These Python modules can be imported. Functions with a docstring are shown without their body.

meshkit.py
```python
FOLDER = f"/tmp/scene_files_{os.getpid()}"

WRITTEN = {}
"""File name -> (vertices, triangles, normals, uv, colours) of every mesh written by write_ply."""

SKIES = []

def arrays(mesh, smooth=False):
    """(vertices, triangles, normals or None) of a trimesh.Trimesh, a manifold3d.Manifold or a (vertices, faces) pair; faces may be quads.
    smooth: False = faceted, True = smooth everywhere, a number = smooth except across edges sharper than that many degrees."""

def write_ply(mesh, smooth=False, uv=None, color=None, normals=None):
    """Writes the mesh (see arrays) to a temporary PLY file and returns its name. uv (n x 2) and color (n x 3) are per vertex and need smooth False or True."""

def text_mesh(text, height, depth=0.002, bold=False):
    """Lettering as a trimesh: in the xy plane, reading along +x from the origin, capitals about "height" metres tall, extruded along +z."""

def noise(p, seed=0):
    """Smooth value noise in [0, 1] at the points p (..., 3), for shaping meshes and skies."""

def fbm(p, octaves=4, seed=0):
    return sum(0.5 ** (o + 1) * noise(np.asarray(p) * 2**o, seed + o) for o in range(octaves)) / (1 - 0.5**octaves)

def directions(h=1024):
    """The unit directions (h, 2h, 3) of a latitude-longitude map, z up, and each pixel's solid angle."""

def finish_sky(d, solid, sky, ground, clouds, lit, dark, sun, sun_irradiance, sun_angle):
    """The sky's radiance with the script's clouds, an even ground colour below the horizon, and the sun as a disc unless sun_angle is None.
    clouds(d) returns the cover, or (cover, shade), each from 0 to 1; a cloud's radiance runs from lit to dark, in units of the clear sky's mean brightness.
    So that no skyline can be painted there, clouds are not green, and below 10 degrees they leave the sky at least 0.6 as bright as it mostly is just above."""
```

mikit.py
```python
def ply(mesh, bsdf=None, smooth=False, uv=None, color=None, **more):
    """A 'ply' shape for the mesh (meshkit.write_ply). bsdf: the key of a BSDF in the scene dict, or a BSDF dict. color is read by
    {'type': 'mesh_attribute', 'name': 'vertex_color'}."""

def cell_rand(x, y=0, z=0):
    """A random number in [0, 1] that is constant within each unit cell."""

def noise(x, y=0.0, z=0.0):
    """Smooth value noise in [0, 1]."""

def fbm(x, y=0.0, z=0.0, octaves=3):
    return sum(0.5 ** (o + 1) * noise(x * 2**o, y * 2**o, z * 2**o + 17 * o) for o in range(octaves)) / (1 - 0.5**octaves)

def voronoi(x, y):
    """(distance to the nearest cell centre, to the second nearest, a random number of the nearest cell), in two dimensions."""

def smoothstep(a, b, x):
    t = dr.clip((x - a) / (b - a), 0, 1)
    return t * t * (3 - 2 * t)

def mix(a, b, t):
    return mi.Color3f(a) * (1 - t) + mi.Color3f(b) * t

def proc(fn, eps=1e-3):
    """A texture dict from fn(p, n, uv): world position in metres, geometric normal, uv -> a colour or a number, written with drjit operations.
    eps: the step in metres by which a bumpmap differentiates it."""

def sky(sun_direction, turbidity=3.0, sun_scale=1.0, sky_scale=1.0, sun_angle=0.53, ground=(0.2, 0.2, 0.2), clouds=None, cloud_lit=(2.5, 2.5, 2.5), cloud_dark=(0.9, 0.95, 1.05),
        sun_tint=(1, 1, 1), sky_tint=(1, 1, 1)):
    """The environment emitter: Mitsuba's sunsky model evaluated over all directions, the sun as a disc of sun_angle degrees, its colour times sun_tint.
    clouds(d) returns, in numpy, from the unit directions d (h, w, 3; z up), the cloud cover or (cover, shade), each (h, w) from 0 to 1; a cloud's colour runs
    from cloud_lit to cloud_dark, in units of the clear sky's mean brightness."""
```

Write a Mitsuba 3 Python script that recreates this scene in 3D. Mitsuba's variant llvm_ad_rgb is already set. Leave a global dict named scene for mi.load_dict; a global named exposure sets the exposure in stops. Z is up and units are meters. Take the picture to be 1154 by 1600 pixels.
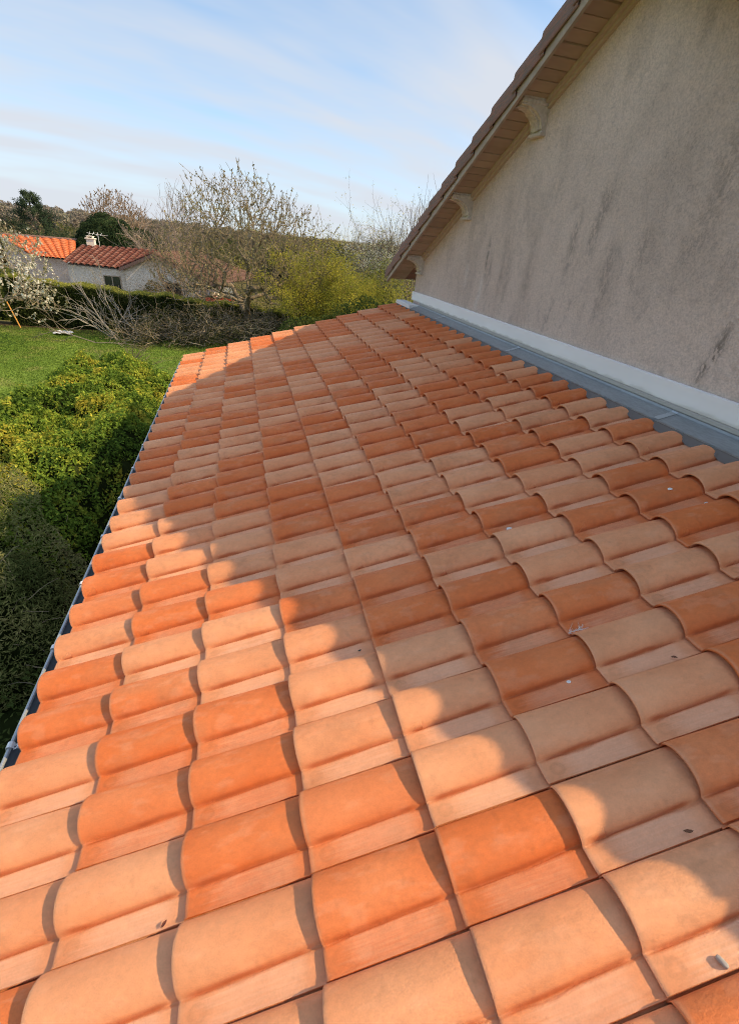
import math, random
import numpy as np
import trimesh
import mitsuba as mi
import drjit as dr
import mikit, meshkit
from mikit import proc, noise, fbm, smoothstep, mix, cell_rand

T = mi.ScalarTransform4f
scene, labels = {}, {}

# ------------------------------------------------------------------ camera, sky, exposure
exposure = 2.48
RCAM = np.array([[0.96852359, -0.04775086, 0.24429883],
                 [-0.23453341, -0.50388961, 0.83131783],
                 [0.0834035, -0.86244717, -0.49922814]])          # columns: right, down, forward
CAM = np.array([0.9189, -0.3799, 1.8425])
FPX = 726.35
M = np.eye(4)
M[:3, 0], M[:3, 1], M[:3, 2], M[:3, 3] = -RCAM[:, 0], -RCAM[:, 1], RCAM[:, 2], CAM
scene['camera'] = {'type': 'perspective', 'fov': 2 * math.degrees(math.atan(577 / FPX)), 'fov_axis': 'x',
                   'near_clip': 0.05, 'far_clip': 8000.0, 'to_world': T(M.tolist())}
SUN = np.array([0.7187, -0.1903, 0.6688])


def clouds(d):
    x, y, z = d[..., 0], d[..., 1], np.maximum(d[..., 2], 0.02)
    u, v = x / (z + 0.25), y / (z + 0.25)
    streak = meshkit.fbm(np.stack([u * 0.9 + v * 0.25, v * 2.6 - u * 0.9, 0 * u], -1) * 1.1 + 3.7, 5, seed=11)
    fine = meshkit.fbm(np.stack([u * 2.2, v * 9.0 - u * 2.5, 0 * u], -1) + 9.1, 4, seed=5)
    low = np.clip(1 - z / 0.42, 0, 1)
    c = 0.25 + 1.25 * (streak - 0.46) + 1.0 * (fine - 0.5) + 0.62 * low ** 1.6
    con = np.abs(y * 0.30 + x * 0.16 - z * 0.62 + 0.115)           # an old vapour trail, a great circle of the sky
    c = c + 0.20 * np.exp(-(con / 0.006) ** 2) * meshkit.fbm(np.stack([x * 9, y * 9, z * 9], -1), 3, seed=2)
    ang = np.degrees(np.arccos(np.clip(d @ (SUN / np.linalg.norm(SUN)), -1, 1)))     # thin cloud brightened towards the unseen sun, added to lift the shade
    shade = np.clip((ang - 10) / 64 + 0.35 * (fine - 0.5), 0, 1)
    return np.clip(c, 0.0, 0.93), shade


scene['sky'] = mikit.sky(SUN.tolist(), turbidity=3.0, sun_scale=0.60, sky_scale=1.12, clouds=clouds, sun_tint=(1.0, 0.91, 0.72), sky_tint=(1.04, 1.0, 0.95),
                         cloud_lit=(4.6, 4.55, 4.5), cloud_dark=(1.38, 1.45, 1.58), ground=(0.18, 0.17, 0.13))

# ------------------------------------------------------------------ helpers
TH = math.radians(16.0)
CT, ST = math.cos(TH), math.sin(TH)
EX, TW = 0.36, 0.36 * 0.632                 # tile exposure up the slope, tile width along the eave


def roofpt(a, b, n):
    a, b, n = np.broadcast_arrays(np.asarray(a, float), np.asarray(b, float), np.asarray(n, float))
    return np.stack([a * CT - n * ST, b, a * ST + n * CT], -1)


def tag(key, label=None, cat=None, group=None, kind=None):
    d = {}
    if label: d['label'] = label
    if cat: d['category'] = cat
    if group: d['group'] = group
    if kind: d['kind'] = kind
    labels[key] = d


def put(name, mesh, bsdf, smooth=False, uv=None, color=None):
    k, i = name, 0
    while k in scene:
        i += 1
        k = '%s_%03d' % (name, i)
    scene[k] = mikit.ply(mesh, bsdf, smooth=smooth, uv=uv, color=color)
    return k


def cat(*ms):
    vs, fs, o = [], [], 0
    for v, f in ms:
        v, f = np.asarray(v, float), np.asarray(f, int)
        if f.shape[1] == 4:
            f = np.vstack([f[:, [0, 1, 2]], f[:, [0, 2, 3]]])
        vs.append(v); fs.append(f + o); o += len(v)
    return np.vstack(vs), np.vstack(fs)


def grid(P, flip=False):
    r, c = P.shape[:2]
    idx = np.arange(r * c).reshape(r, c)
    a, b, d, e = idx[:-1, :-1].ravel(), idx[:-1, 1:].ravel(), idx[1:, 1:].ravel(), idx[1:, :-1].ravel()
    f = np.stack([a, b, d, e], 1)
    if flip: f = f[:, ::-1]
    return P.reshape(-1, 3), np.vstack([f[:, [0, 1, 2]], f[:, [0, 2, 3]]])


def hexa(c8, bevel=0):
    v = np.asarray(c8, float)               # 0-3 bottom ring, 4-7 top ring
    f = [[0, 3, 2, 1], [4, 5, 6, 7], [0, 1, 5, 4], [1, 2, 6, 5], [2, 3, 7, 6], [3, 0, 4, 7]]
    return cat((v, np.array(f)))


def box(x0, x1, y0, y1, z0, z1):
    return hexa([[x0, y0, z0], [x1, y0, z0], [x1, y1, z0], [x0, y1, z0], [x0, y0, z1], [x1, y0, z1], [x1, y1, z1], [x0, y1, z1]])


def bbox(x0, x1, y0, y1, z0, z1, c=0.005):
    """A box with chamfered edges (hull of its inset faces)."""
    pts = []
    for x, sx in ((x0, 1), (x1, -1)):
        for y, sy in ((y0, 1), (y1, -1)):
            for z, sz in ((z0, 1), (z1, -1)):
                pts += [[x, y + sy * c, z + sz * c], [x + sx * c, y, z + sz * c], [x + sx * c, y + sy * c, z]]
    h = trimesh.convex.convex_hull(np.array(pts))
    return np.array(h.vertices), np.array(h.faces)


def prism(poly, axis, t0, t1):
    """Extrude a polygon. axis 'x': poly is (y, z); axis 'y': poly is (x, z)."""
    from shapely.geometry import Polygon
    m = trimesh.creation.extrude_polygon(Polygon(poly), t1 - t0, engine='earcut')
    v = np.array(m.vertices)
    if axis == 'x':
        V = np.stack([v[:, 2] + t0, v[:, 0], v[:, 1]], -1); f = np.array(m.faces)
    else:
        V = np.stack([v[:, 0], v[:, 2] + t0, v[:, 1]], -1); f = np.array(m.faces)[:, ::-1]
    return V, f


def tubes(p0, p1, r0, r1, k=4):
    p0, p1 = np.asarray(p0, float), np.asarray(p1, float)
    d = p1 - p0
    d /= np.linalg.norm(d, axis=1, keepdims=True) + 1e-9
    h = np.where(np.abs(d[:, 2:3]) > 0.9, np.array([[1.0, 0, 0]]), np.array([[0, 0, 1.0]]))
    u = np.cross(d, h); u /= np.linalg.norm(u, axis=1, keepdims=True) + 1e-9
    w = np.cross(d, u)
    an = np.arange(k) / k * 2 * np.pi
    ring = u[:, None] * np.cos(an)[None, :, None] + w[:, None] * np.sin(an)[None, :, None]
    v = np.concatenate([p0[:, None] + ring * np.asarray(r0)[:, None, None], p1[:, None] + ring * np.asarray(r1)[:, None, None]], 1)
    n = len(p0)
    i = np.arange(k); j = (i + 1) % k
    q = np.stack([i, i + k, j + k, j], 1)
    f = np.vstack([q[:, [0, 1, 2]], q[:, [0, 2, 3]]])
    F = (f[None] + (np.arange(n) * 2 * k)[:, None, None]).reshape(-1, 3)
    return v.reshape(-1, 3), F


def leaves(P, N, size, rng, aspect=0.5, jit=0.8):
    """One folded diamond leaf (two triangles) per point."""
    n = len(P)
    N = N + rng.normal(0, jit, (n, 3)); N /= np.linalg.norm(N, axis=1, keepdims=True) + 1e-9
    d = rng.normal(0, 1, (n, 3)); d -= (d * N).sum(1, keepdims=True) * N
    d /= np.linalg.norm(d, axis=1, keepdims=True) + 1e-9
    s = np.cross(N, d)
    L = (size * rng.uniform(0.65, 1.3, n))[:, None]
    a, b = P - d * L * 0.5, P + d * L * 0.5
    l, r = P + s * L * aspect * 0.5 + N * L * 0.12, P - s * L * aspect * 0.5 + N * L * 0.12
    v = np.stack([a, l, b, r], 1).reshape(-1, 3)
    f = np.array([[0, 2, 1], [0, 3, 2]])
    F = (f[None] + (np.arange(n) * 4)[:, None, None]).reshape(-1, 3)
    return v, F


def leafcol(P, rng, pal, freq=1.5, seed=0, jit=0.12, per=4):
    """A colour per leaf from a palette, in clumps of noise with a jitter of its own, repeated for the leaf's corners."""
    pal = np.asarray(pal, float)
    t = np.clip((meshkit.fbm(P * freq, 3, seed) - 0.25) * 2.0 + rng.normal(0, 0.16, len(P)), 0, 0.999) * (len(pal) - 1)
    i = t.astype(int); fr = (t - i)[:, None]
    c = pal[i] * (1 - fr) + pal[np.minimum(i + 1, len(pal) - 1)] * fr
    c = c * np.exp(rng.normal(0, jit, (len(P), 1)))
    return np.repeat(np.clip(c, 0, 1), per, 0)


# ------------------------------------------------------------------ materials
def P_(base, rough=0.6, **k):
    b = {'type': 'rgb', 'value': list(base)} if isinstance(base, (tuple, list)) else base
    return {'type': 'twosided', 'b': {'type': 'principled', 'base_color': b, 'roughness': rough, **k}}


def bump(inner, tex, scale=1.0):
    return {'type': 'twosided', 'b': {'type': 'bumpmap', 'tex': tex, 'scale': scale, 'inner': inner}}


def tile_color(p, n, uv):
    a = p.x * CT + p.z * ST
    b = p.y
    la = a - dr.floor(a / EX) * EX
    lb = b - dr.floor(b / TW) * TW
    tone, sd = uv.x, uv.y * 37.0
    big = fbm(a * 5 + sd * 3.1, b * 7 + sd, 2.0 + sd, octaves=3)
    fine = fbm(a * 60, b * 90, sd, octaves=3)
    grain = noise(a * 420, b * 420, p.z * 420)
    dark = mix((0.59, 0.142, 0.034), (0.71, 0.197, 0.053), big)
    pale = mix((0.67, 0.272, 0.120), (0.79, 0.385, 0.198), big)
    c = mix(dark, pale, dr.clip(tone + (big - 0.5) * 0.25, 0, 1))
    c = mix(c, mi.Color3f(0.46, 0.21, 0.10), 0.30 * smoothstep(0.46, 0.78, fbm(a * 7 + 9 + sd, b * 13 + sd, 1.0 + sd)))
    c = mix(c, mi.Color3f(0.80, 0.46, 0.29), 0.13 * smoothstep(0.52, 0.74, fbm(a * 16 + sd * 2, b * 40 + 3, sd)))
    c = c * (1 - 0.08 * smoothstep(0.60, 0.80, fbm(a * 34 + sd, b * 34, 4.0 + sd)))
    # the pan: pale bloom in streaks, a round thumb mark of bare clay near the nose, the dark joint beside the barrel
    bp = 0.070 + 0.008 * la / EX
    pan = 1 - smoothstep(bp - 0.010, bp - 0.004, lb)
    st = fbm(a * 11 + sd, b * 330, sd, octaves=3)
    bloom = pan * smoothstep(0.03, 0.13, la + (st - 0.5) * 0.06) * (0.25 + 0.75 * st) * (0.45 + 0.5 * tone)
    bloom = bloom * (1 - 0.8 * smoothstep(0.285, 0.335, la))
    c = mix(c, mi.Color3f(0.86, 0.52, 0.34), dr.clip(bloom * 0.72, 0, 1))
    rr = dr.sqrt(dr.square((la - 0.048) / 0.026) + dr.square((lb - 0.034) / 0.021))
    c = c * (1 - 0.10 * pan * smoothstep(0.05, 0.8, rr) * (1 - smoothstep(0.80, 1.05, rr)) * (0.4 + 0.6 * cell_rand(sd * 91.0)))
    jn = dr.exp(-dr.square((lb - bp + 0.002) / 0.0045)) * smoothstep(0.0, 0.05, la) * (1 - smoothstep(0.30, 0.345, la))
    c = mix(c, mi.Color3f(0.42, 0.10, 0.03), 0.85 * jn)
    edge = 1 - smoothstep(0.003, 0.014, la)
    c = mix(c, mi.Color3f(0.62, 0.34, 0.20), 0.28 * edge)
    c = c * (0.86 + 0.18 * fine + 0.12 * grain)
    return c


def tile_bump(p, n, uv):
    a = p.x * CT + p.z * ST
    b = p.y
    return 0.0011 * fbm(a * 90, b * 260, 1.0, octaves=3) + 0.0006 * noise(a * 520, b * 520, 2.0)


scene['tile_clay'] = bump({'type': 'principled', 'base_color': proc(tile_color), 'roughness': 0.62, 'specular': 0.35}, proc(tile_bump, 8e-4), 1.0)

STREAKS = [(5.07, 2.00, 1.62, 0.030, 0.60), (4.98, 1.85, 1.45, 0.040, 0.35), (4.70, 2.10, 1.50, 0.05, 0.22), (4.55, 1.9, 1.35, 0.05, 0.3),
           (4.15, 2.0, 1.5, 0.05, 0.25), (3.55, 2.2, 1.75, 0.05, 0.40), (3.30, 2.35, 1.9, 0.06, 0.40), (3.05, 2.0, 1.5, 0.05, 0.35),
           (2.75, 2.1, 1.7, 0.05, 0.28), (1.90, 1.62, 1.28, 0.035, 0.65), (2.3, 2.6, 1.9, 0.08, 0.25), (3.65, 1.55, 1.3, 0.04, 0.35), (3.4, 1.6, 1.4, 0.03, 0.3)]


def wall_color(p, n, uv):
    y, z = p.y, p.z
    big = fbm(y * 0.9, z * 0.9, 1.3, octaves=4)
    mid = fbm(y * 5, z * 2.2, 4.0, octaves=4)
    g = 0.6 * noise(y * 120, z * 120, p.x * 95) + 0.4 * noise(y * 310, z * 310, p.x * 95)
    c = mix((0.60, 0.48, 0.405), (0.70, 0.57, 0.49), dr.clip((big - 0.5) * 2.2 + 0.5, 0, 1))
    run = fbm(y * 13, z * 1.3 + 3, 0.5, octaves=4)
    c = c * (1 - mi.Color3f(0.07, 0.08, 0.085) * smoothstep(0.52, 0.78, run) * smoothstep(0.30, 0.62, fbm(y * 0.8 + 4, z * 0.7, 7.0)))
    c = c * (1 - 0.11 * smoothstep(0.48, 0.72, mid))
    c = c * (1 - 0.13 * dr.exp(-dr.square((y - 2.4) / 0.9) - dr.square((z - 2.35) / 0.55)) * (0.5 + fbm(y * 4, z * 3, 3.0)))
    wob = (noise(z * 9, 2.0) - 0.5) * 0.05
    for (y0, zt, zb, w, s) in STREAKS:
        m = dr.exp(-dr.square((y - y0 + wob + 0.03 * (z - zb)) / w)) * smoothstep(zb - 0.12, zb + 0.1, z) * (1 - smoothstep(zt - 0.12, zt + 0.1, z))
        c = c * (1 - 0.85 * s * m * (0.15 + 0.85 * smoothstep(0.30, 0.62, fbm(y * 70, z * 28, 8.0, octaves=2))))
    pale = dr.exp(-dr.square((y - 5.12 + wob) / 0.045)) * smoothstep(1.22, 1.3, z) * (1 - smoothstep(1.55, 1.66, z)) + 0.7 * dr.exp(-dr.square((y - 5.55) / 0.04)) * smoothstep(1.45, 1.5, z) * (1 - smoothstep(1.68, 1.75, z))
    c = mix(c, mi.Color3f(0.70, 0.63, 0.58), dr.clip(0.55 * pale, 0, 1))
    return c * (0.80 + 0.46 * g) * (1 - 0.10 * smoothstep(0.55, 0.8, fbm(y * 26, z * 20, 9.0)))


def wall_bump(p, n, uv):
    return 0.0040 * noise(p.y * 100, p.z * 100, p.x * 70) + 0.0018 * noise(p.y * 230, p.z * 230, p.x * 150) + 0.008 * fbm(p.y * 9, p.z * 9, 2.0)


scene['roughcast'] = bump({'type': 'diffuse', 'reflectance': proc(wall_color)}, proc(wall_bump, 2e-3), 1.0)


def band_color(p, n, uv):
    c = mix((0.82, 0.80, 0.775), (0.90, 0.88, 0.855), fbm(p.y * 3, p.z * 12, 1.0))
    return mix(c, mi.Color3f(0.42, 0.38, 0.30), 0.45 * (1 - smoothstep(1.125, 1.15, p.z + 0.02 * noise(p.y * 14, 1.0))))


scene['white_render'] = P_(proc(band_color), 0.7)


def zinc_color(p, n, uv):
    return mix((0.24, 0.265, 0.28), (0.35, 0.375, 0.385), fbm(p.y * 3.5, p.x * 14, p.z * 14, octaves=4)) * (0.9 + 0.2 * noise(p.y * 40, p.x * 160, 1.0))


scene['zinc'] = P_(proc(zinc_color), 0.42, metallic=0.35, specular=0.6)
scene['upstand_lit_beige'] = P_((0.44, 0.42, 0.38), 0.8)  # zinc upstand strip, the beige of reflected light put into its colour
scene['lead_apron'] = P_((0.17, 0.15, 0.135), 0.75)
scene['gutter_zinc'] = P_((0.22, 0.25, 0.275), 0.42, metallic=0.4)
scene['bead_zinc'] = P_((0.46, 0.50, 0.53), 0.36, metallic=0.5)
scene['clip_metal'] = P_((0.80, 0.81, 0.82), 0.4, metallic=0.2)
scene['end_cap_paint'] = P_((0.72, 0.72, 0.71), 0.5)


def wood_color(p, n, uv):
    pl = cell_rand(uv.x * 100 + 0.5)
    g = fbm(p.x * 5, p.y * 60 + p.z * 60, pl * 9, octaves=3)
    c = mix((0.30, 0.21, 0.135), (0.46, 0.335, 0.225), dr.clip(pl * 0.6 + g * 0.5, 0, 1))
    return c


scene['soffit_wood'] = P_(proc(wood_color), 0.65)
scene['trim_wood'] = P_((0.47, 0.37, 0.27), 0.65)


def fascia_color(p, n, uv):
    return mix((0.28, 0.22, 0.165), (0.44, 0.36, 0.28), fbm(p.y * 9, p.z * 22, 2.0))


scene['fascia_paint'] = P_(proc(fascia_color), 0.7)


def bracket_color(p, n, uv):
    c = mix((0.42, 0.36, 0.30), (0.62, 0.56, 0.48), fbm(p.y * 9, p.z * 9, p.x * 9))
    return c * (0.8 + 0.4 * noise(p.y * 60, p.z * 60, p.x * 60))


scene['bracket_cement'] = P_(proc(bracket_color), 0.8)


def oldtile_color(p, n, uv):
    c = mix((0.17, 0.095, 0.07), (0.38, 0.185, 0.13), fbm(p.x * 6 + uv.x * 40, p.y * 6, p.z * 6, octaves=4))
    return mix(c, mi.Color3f(0.15, 0.13, 0.11), 0.8 * smoothstep(0.45, 0.62, fbm(p.y * 14, p.z * 14, p.x * 14 + uv.x * 10)))


scene['old_tile'] = P_(proc(oldtile_color), 0.8)
scene['timber_dark'] = P_((0.10, 0.07, 0.05), 0.8)
VC = {'type': 'mesh_attribute', 'name': 'vertex_color'}
scene['leaf'] = {'type': 'principledthin', 'base_color': VC, 'roughness': 0.5, 'diff_trans': 0.7, 'spec_trans': 0.0, 'eta': 1.35}
scene['bark'] = P_(VC, 0.85)
scene['flat_vc'] = {'type': 'twosided', 'b': {'type': 'diffuse', 'reflectance': VC}}


# ------------------------------------------------------------------ the ground and hills
def gz(x, y):
    x, y = np.asarray(x, float), np.asarray(y, float)
    def ss(a, b, v):
        t = np.clip((v - a) / (b - a), 0, 1); return t * t * (3 - 2 * t)
    z = -2.4 - 0.7 * ss(23, 30, y) - 2.2 * ss(38, 110, y)
    z = z + 0.05 * np.sin(x * 0.6 + y * 0.35) * ss(3, 8, y)
    z = z + 7.5 * ss(200, 520, y) * ss(250, -260, x + 0.25 * y) + 2.0 * ss(500, 900, y)
    return z


xs = np.concatenate([-np.geomspace(3000, 22, 36), np.linspace(-20, 14, 69), np.geomspace(16, 3000, 36)])
ys = np.concatenate([-np.geomspace(2000, 12, 16), np.linspace(-10, 40, 101), np.geomspace(42, 4000, 60)])
gx, gy = np.meshgrid(xs, ys)
gp = np.stack([gx, gy, gz(gx, gy)], -1)


def ground_color(p, n, uv):
    x, y = p.x, p.y
    a = fbm(x * 0.7, y * 0.35, 1.0, octaves=4)
    b = noise(x * 14, y * 9, 2.0)
    lawn = mix((0.105, 0.185, 0.03), (0.195, 0.285, 0.055), dr.clip(a * 1.3 - 0.15, 0, 1)) * (0.85 + 0.3 * b)
    lawn = mix(lawn, mi.Color3f(0.26, 0.23, 0.09), 0.6 * smoothstep(0.52, 0.74, fbm(x * 1.3 + 9, y * 1.3, 5.0)))
    soil = mix((0.04, 0.03, 0.018), (0.085, 0.062, 0.035), noise(x * 8, y * 8, 1.0))
    bare = (1 - smoothstep(3.3, 4.3, y * 0.18 - x + noise(x * 1.2, y * 1.2))) * (1 - smoothstep(12.5, 14.5, y)) + smoothstep(22.6, 23.6, y + noise(x * 2, y * 2)) * (1 - smoothstep(26, 28, y))
    near = mix(lawn, soil, dr.clip(bare, 0, 1))
    field = mix((0.11, 0.115, 0.04), (0.17, 0.13, 0.075), fbm(x * 0.02, y * 0.012, 3.0))
    return mix(near, field, smoothstep(24.2, 26, y))


scene['turf'] = {'type': 'twosided', 'b': {'type': 'diffuse', 'reflectance': proc(ground_color)}}
put('ground', grid(gp), 'turf', smooth=True)
tag('ground', kind='structure')

# ------------------------------------------------------------------ the lean-to with its roof of clay tiles
WALLX = 3.6
Y0, Y1 = -1.18, 7.70
BP0 = 0.070


def tile_mesh(i, j, rng):
    oa, on = rng.normal(0, 0.0026), rng.normal(0, 0.0012)
    yaw, tilt = rng.normal(0, 0.0055), rng.normal(0, 0.0045)
    amp, ph = rng.uniform(0.0010, 0.0034), rng.uniform(0, 6.28)
    top = min(0.415, 9.86 * EX - i * EX)
    aa = np.array([0.0, 0.004, 0.011, 0.03, 0.06, 0.10, 0.15, 0.20, 0.25, 0.30, 0.345, 0.38, 0.415])
    aa = np.minimum(aa, top)
    aa = np.unique(aa)
    s = np.concatenate([np.linspace(0.0, 0.80, 5), [0.88, 0.93, 0.965, 1.0]])           # the pan, 1 = foot of the barrel
    t = (1 - np.cos(np.linspace(0, np.pi, 17))) / 2
    t = np.append(t[1:], 1.02)
    S, A = np.meshgrid(np.concatenate([s, 1 + t]), aa)
    wob = amp * np.sin(A * 19 + ph) + 0.6 * amp * np.sin(A * 43 + ph * 2)
    bp = BP0 + 0.008 * A / EX + wob
    tt = np.clip(S - 1, 0, 1)
    last = S > 2.01                          # a narrow sunk channel between the barrel's foot and the next pan
    B = np.where(S <= 1, S * bp, bp + tt * (TW - 0.0028 - bp) + 0.009 * last)
    h = 0.054 - 0.011 * A / EX
    bar = h * np.maximum(0.0, 1 - np.abs(2 * tt - 1) ** 2.15) ** 0.62
    bar = np.where(tt > 0.985, -0.014, bar)
    env = 0.35 + 0.65 * np.clip(A / 0.08, 0, 1)
    env = env * np.clip((0.40 - A) / 0.06, 0, 1)
    groove = -0.0062 * np.exp(-((S - 0.95) / 0.035) ** 2) * (S <= 1) * env
    lip = 0.0045 * np.exp(-(S / 0.06) ** 2) * (S <= 1)
    up = 1 - A / EX
    lift = 0.0165 * up + 0.0065 * up * np.sin(np.pi * tt) ** 0.5
    N = bar + groove + lip + lift + on
    N = N - np.where(A < 0.0035, 0.0028, np.where(A < 0.010, 0.0008, 0.0)) * (A < 0.010)
    und = 0.00055 * (meshkit.noise(np.stack([A * 30 + i * 7, B * 30 + j * 5, 0 * A], -1), 3) - 0.5) * 2
    N = N + und
    def place(A_, B_, N_):
        A2 = A_ + oa + (B_ - TW / 2) * yaw
        B2 = B_ - (A_ - EX / 2) * yaw
        N2 = N_ + (B_ - TW / 2) * tilt
        return roofpt(i * EX + A2, j * TW + B2, N2)
    top_p = place(A, B, N)
    parts = [grid(top_p, flip=True)]
    # nose: the front face and the underside just behind it
    fr = np.stack([top_p[0], place(A[0] + 0.0005, B[0], N[0] - 0.0065), place(A[0] + 0.07, B[0], N[0] - 0.0085)], 0)
    parts.append(grid(fr[:2]))
    parts.append(grid(fr[1:]))
    # the edge of the pan that laps over the next barrel
    sk = np.stack([top_p[:, 0], place(A[:, 0] + 0.0003, B[:, 0] - 0.0008, N[:, 0] - 0.006)], 0)
    parts.append(grid(sk, flip=True))
    return cat(*parts)


rngt = np.random.default_rng(7)
NCOL, J0, J1 = 10, -5, 34
tones = {}
for i in range(NCOL):                       # the roofer drew the tiles from mixed pallets: short runs of one tone
    j, cur = J0, 0
    while j < J1:
        cur = rngt.choice([0, 1]) if rngt.random() < 0.75 else cur
        for _ in range(rngt.integers(1, 4)):
            tones[(i, j)] = float(np.clip((0.08 if cur == 0 else 0.90) + rngt.normal(0, 0.09), 0, 1)); j += 1
SEEN = {0: (0, 'DLLLDDLDDDLLLLDDDLDLDLDLL'), 1: (0, 'LLDDDLDDLLLDDLLLDDLDDLLLD'), 2: (0, 'LDDDLLDLLLDDDDLLLDDLLDDLL'), 3: (-1, 'LDDLLLDLLDDDLLDDDLLDDLDDLL'),
        4: (-1, 'LDLLLDDLDDDLLLLDDLLDLLLD'), 5: (-2, 'DLLLDDDLDDLLLDDLLLDDLDDLLD'), 6: (0, 'DLLDLLDLLLDDDDLLLDD'), 7: (2, 'DLLDLLDDDLLDDDLLLLDD'),
        8: (3, 'LDDDLLDLLLDDDDLLLDD'), 9: (4, 'DLLLDLLDDDLLDDDDLD')}
for i, (j_, row) in SEEN.items():           # the runs as they lie on this roof
    for k, ch in enumerate(row):
        tones[(i, j_ + k)] = float(np.clip((0.06 if ch == 'D' else 0.92) + rngt.normal(0, 0.09), 0, 1))


def size_in_view(i, j):
    c = roofpt(i * EX + EX * np.array([0.05, 0.05, 0.95, 0.95, 0.5]), j * TW + TW * np.array([0, 1, 0, 1, 0.5]), 0.02)
    q = (c - CAM) @ RCAM
    if (q[:, 2] < 0.1).any(): return 0
    u, v = 577 + FPX * q[:, 0] / q[:, 2], 800 + FPX * q[:, 1] / q[:, 2]
    ins = ((u > 0) & (u < 1154) & (v > 0) & (v < 1600)).mean()
    return ins * (u[:4].max() - u[:4].min()) * (v[:4].max() - v[:4].min())


allt = [(i, j) for i in range(NCOL) for j in range(J0, J1)]
rank = sorted(allt, key=lambda k: -size_in_view(*k))
single = set(rank[:298])
LT = 'lean_to'
tag(LT, 'lean-to with a shallow roof of new mixed orange and pale pink clay tiles', 'lean-to')
rest = []
for (i, j) in allt:
    m = tile_mesh(i, j, rngt)
    uv = np.tile([tones[(i, j)], rngt.random()], (len(m[0]), 1))
    if (i, j) in single:
        put(LT + '__roof__tile', m, 'tile_clay', smooth=True, uv=uv)
    else:
        rest.append((m, uv))
if rest:
    put(LT + '__roof__tile_remainder', cat(*[m for m, _ in rest]), 'tile_clay', smooth=True, uv=np.vstack([u for _, u in rest]))
    tag(LT + '__roof__tile_remainder', kind='stuff')
deck = hexa([roofpt(a, b, n) for n in (-0.12, -0.03) for a, b in ((0.06, Y0), (3.64, Y0), (3.64, Y1 - 0.05), (0.06, Y1 - 0.05))])
put(LT + '__roof', deck, 'timber_dark')
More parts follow.
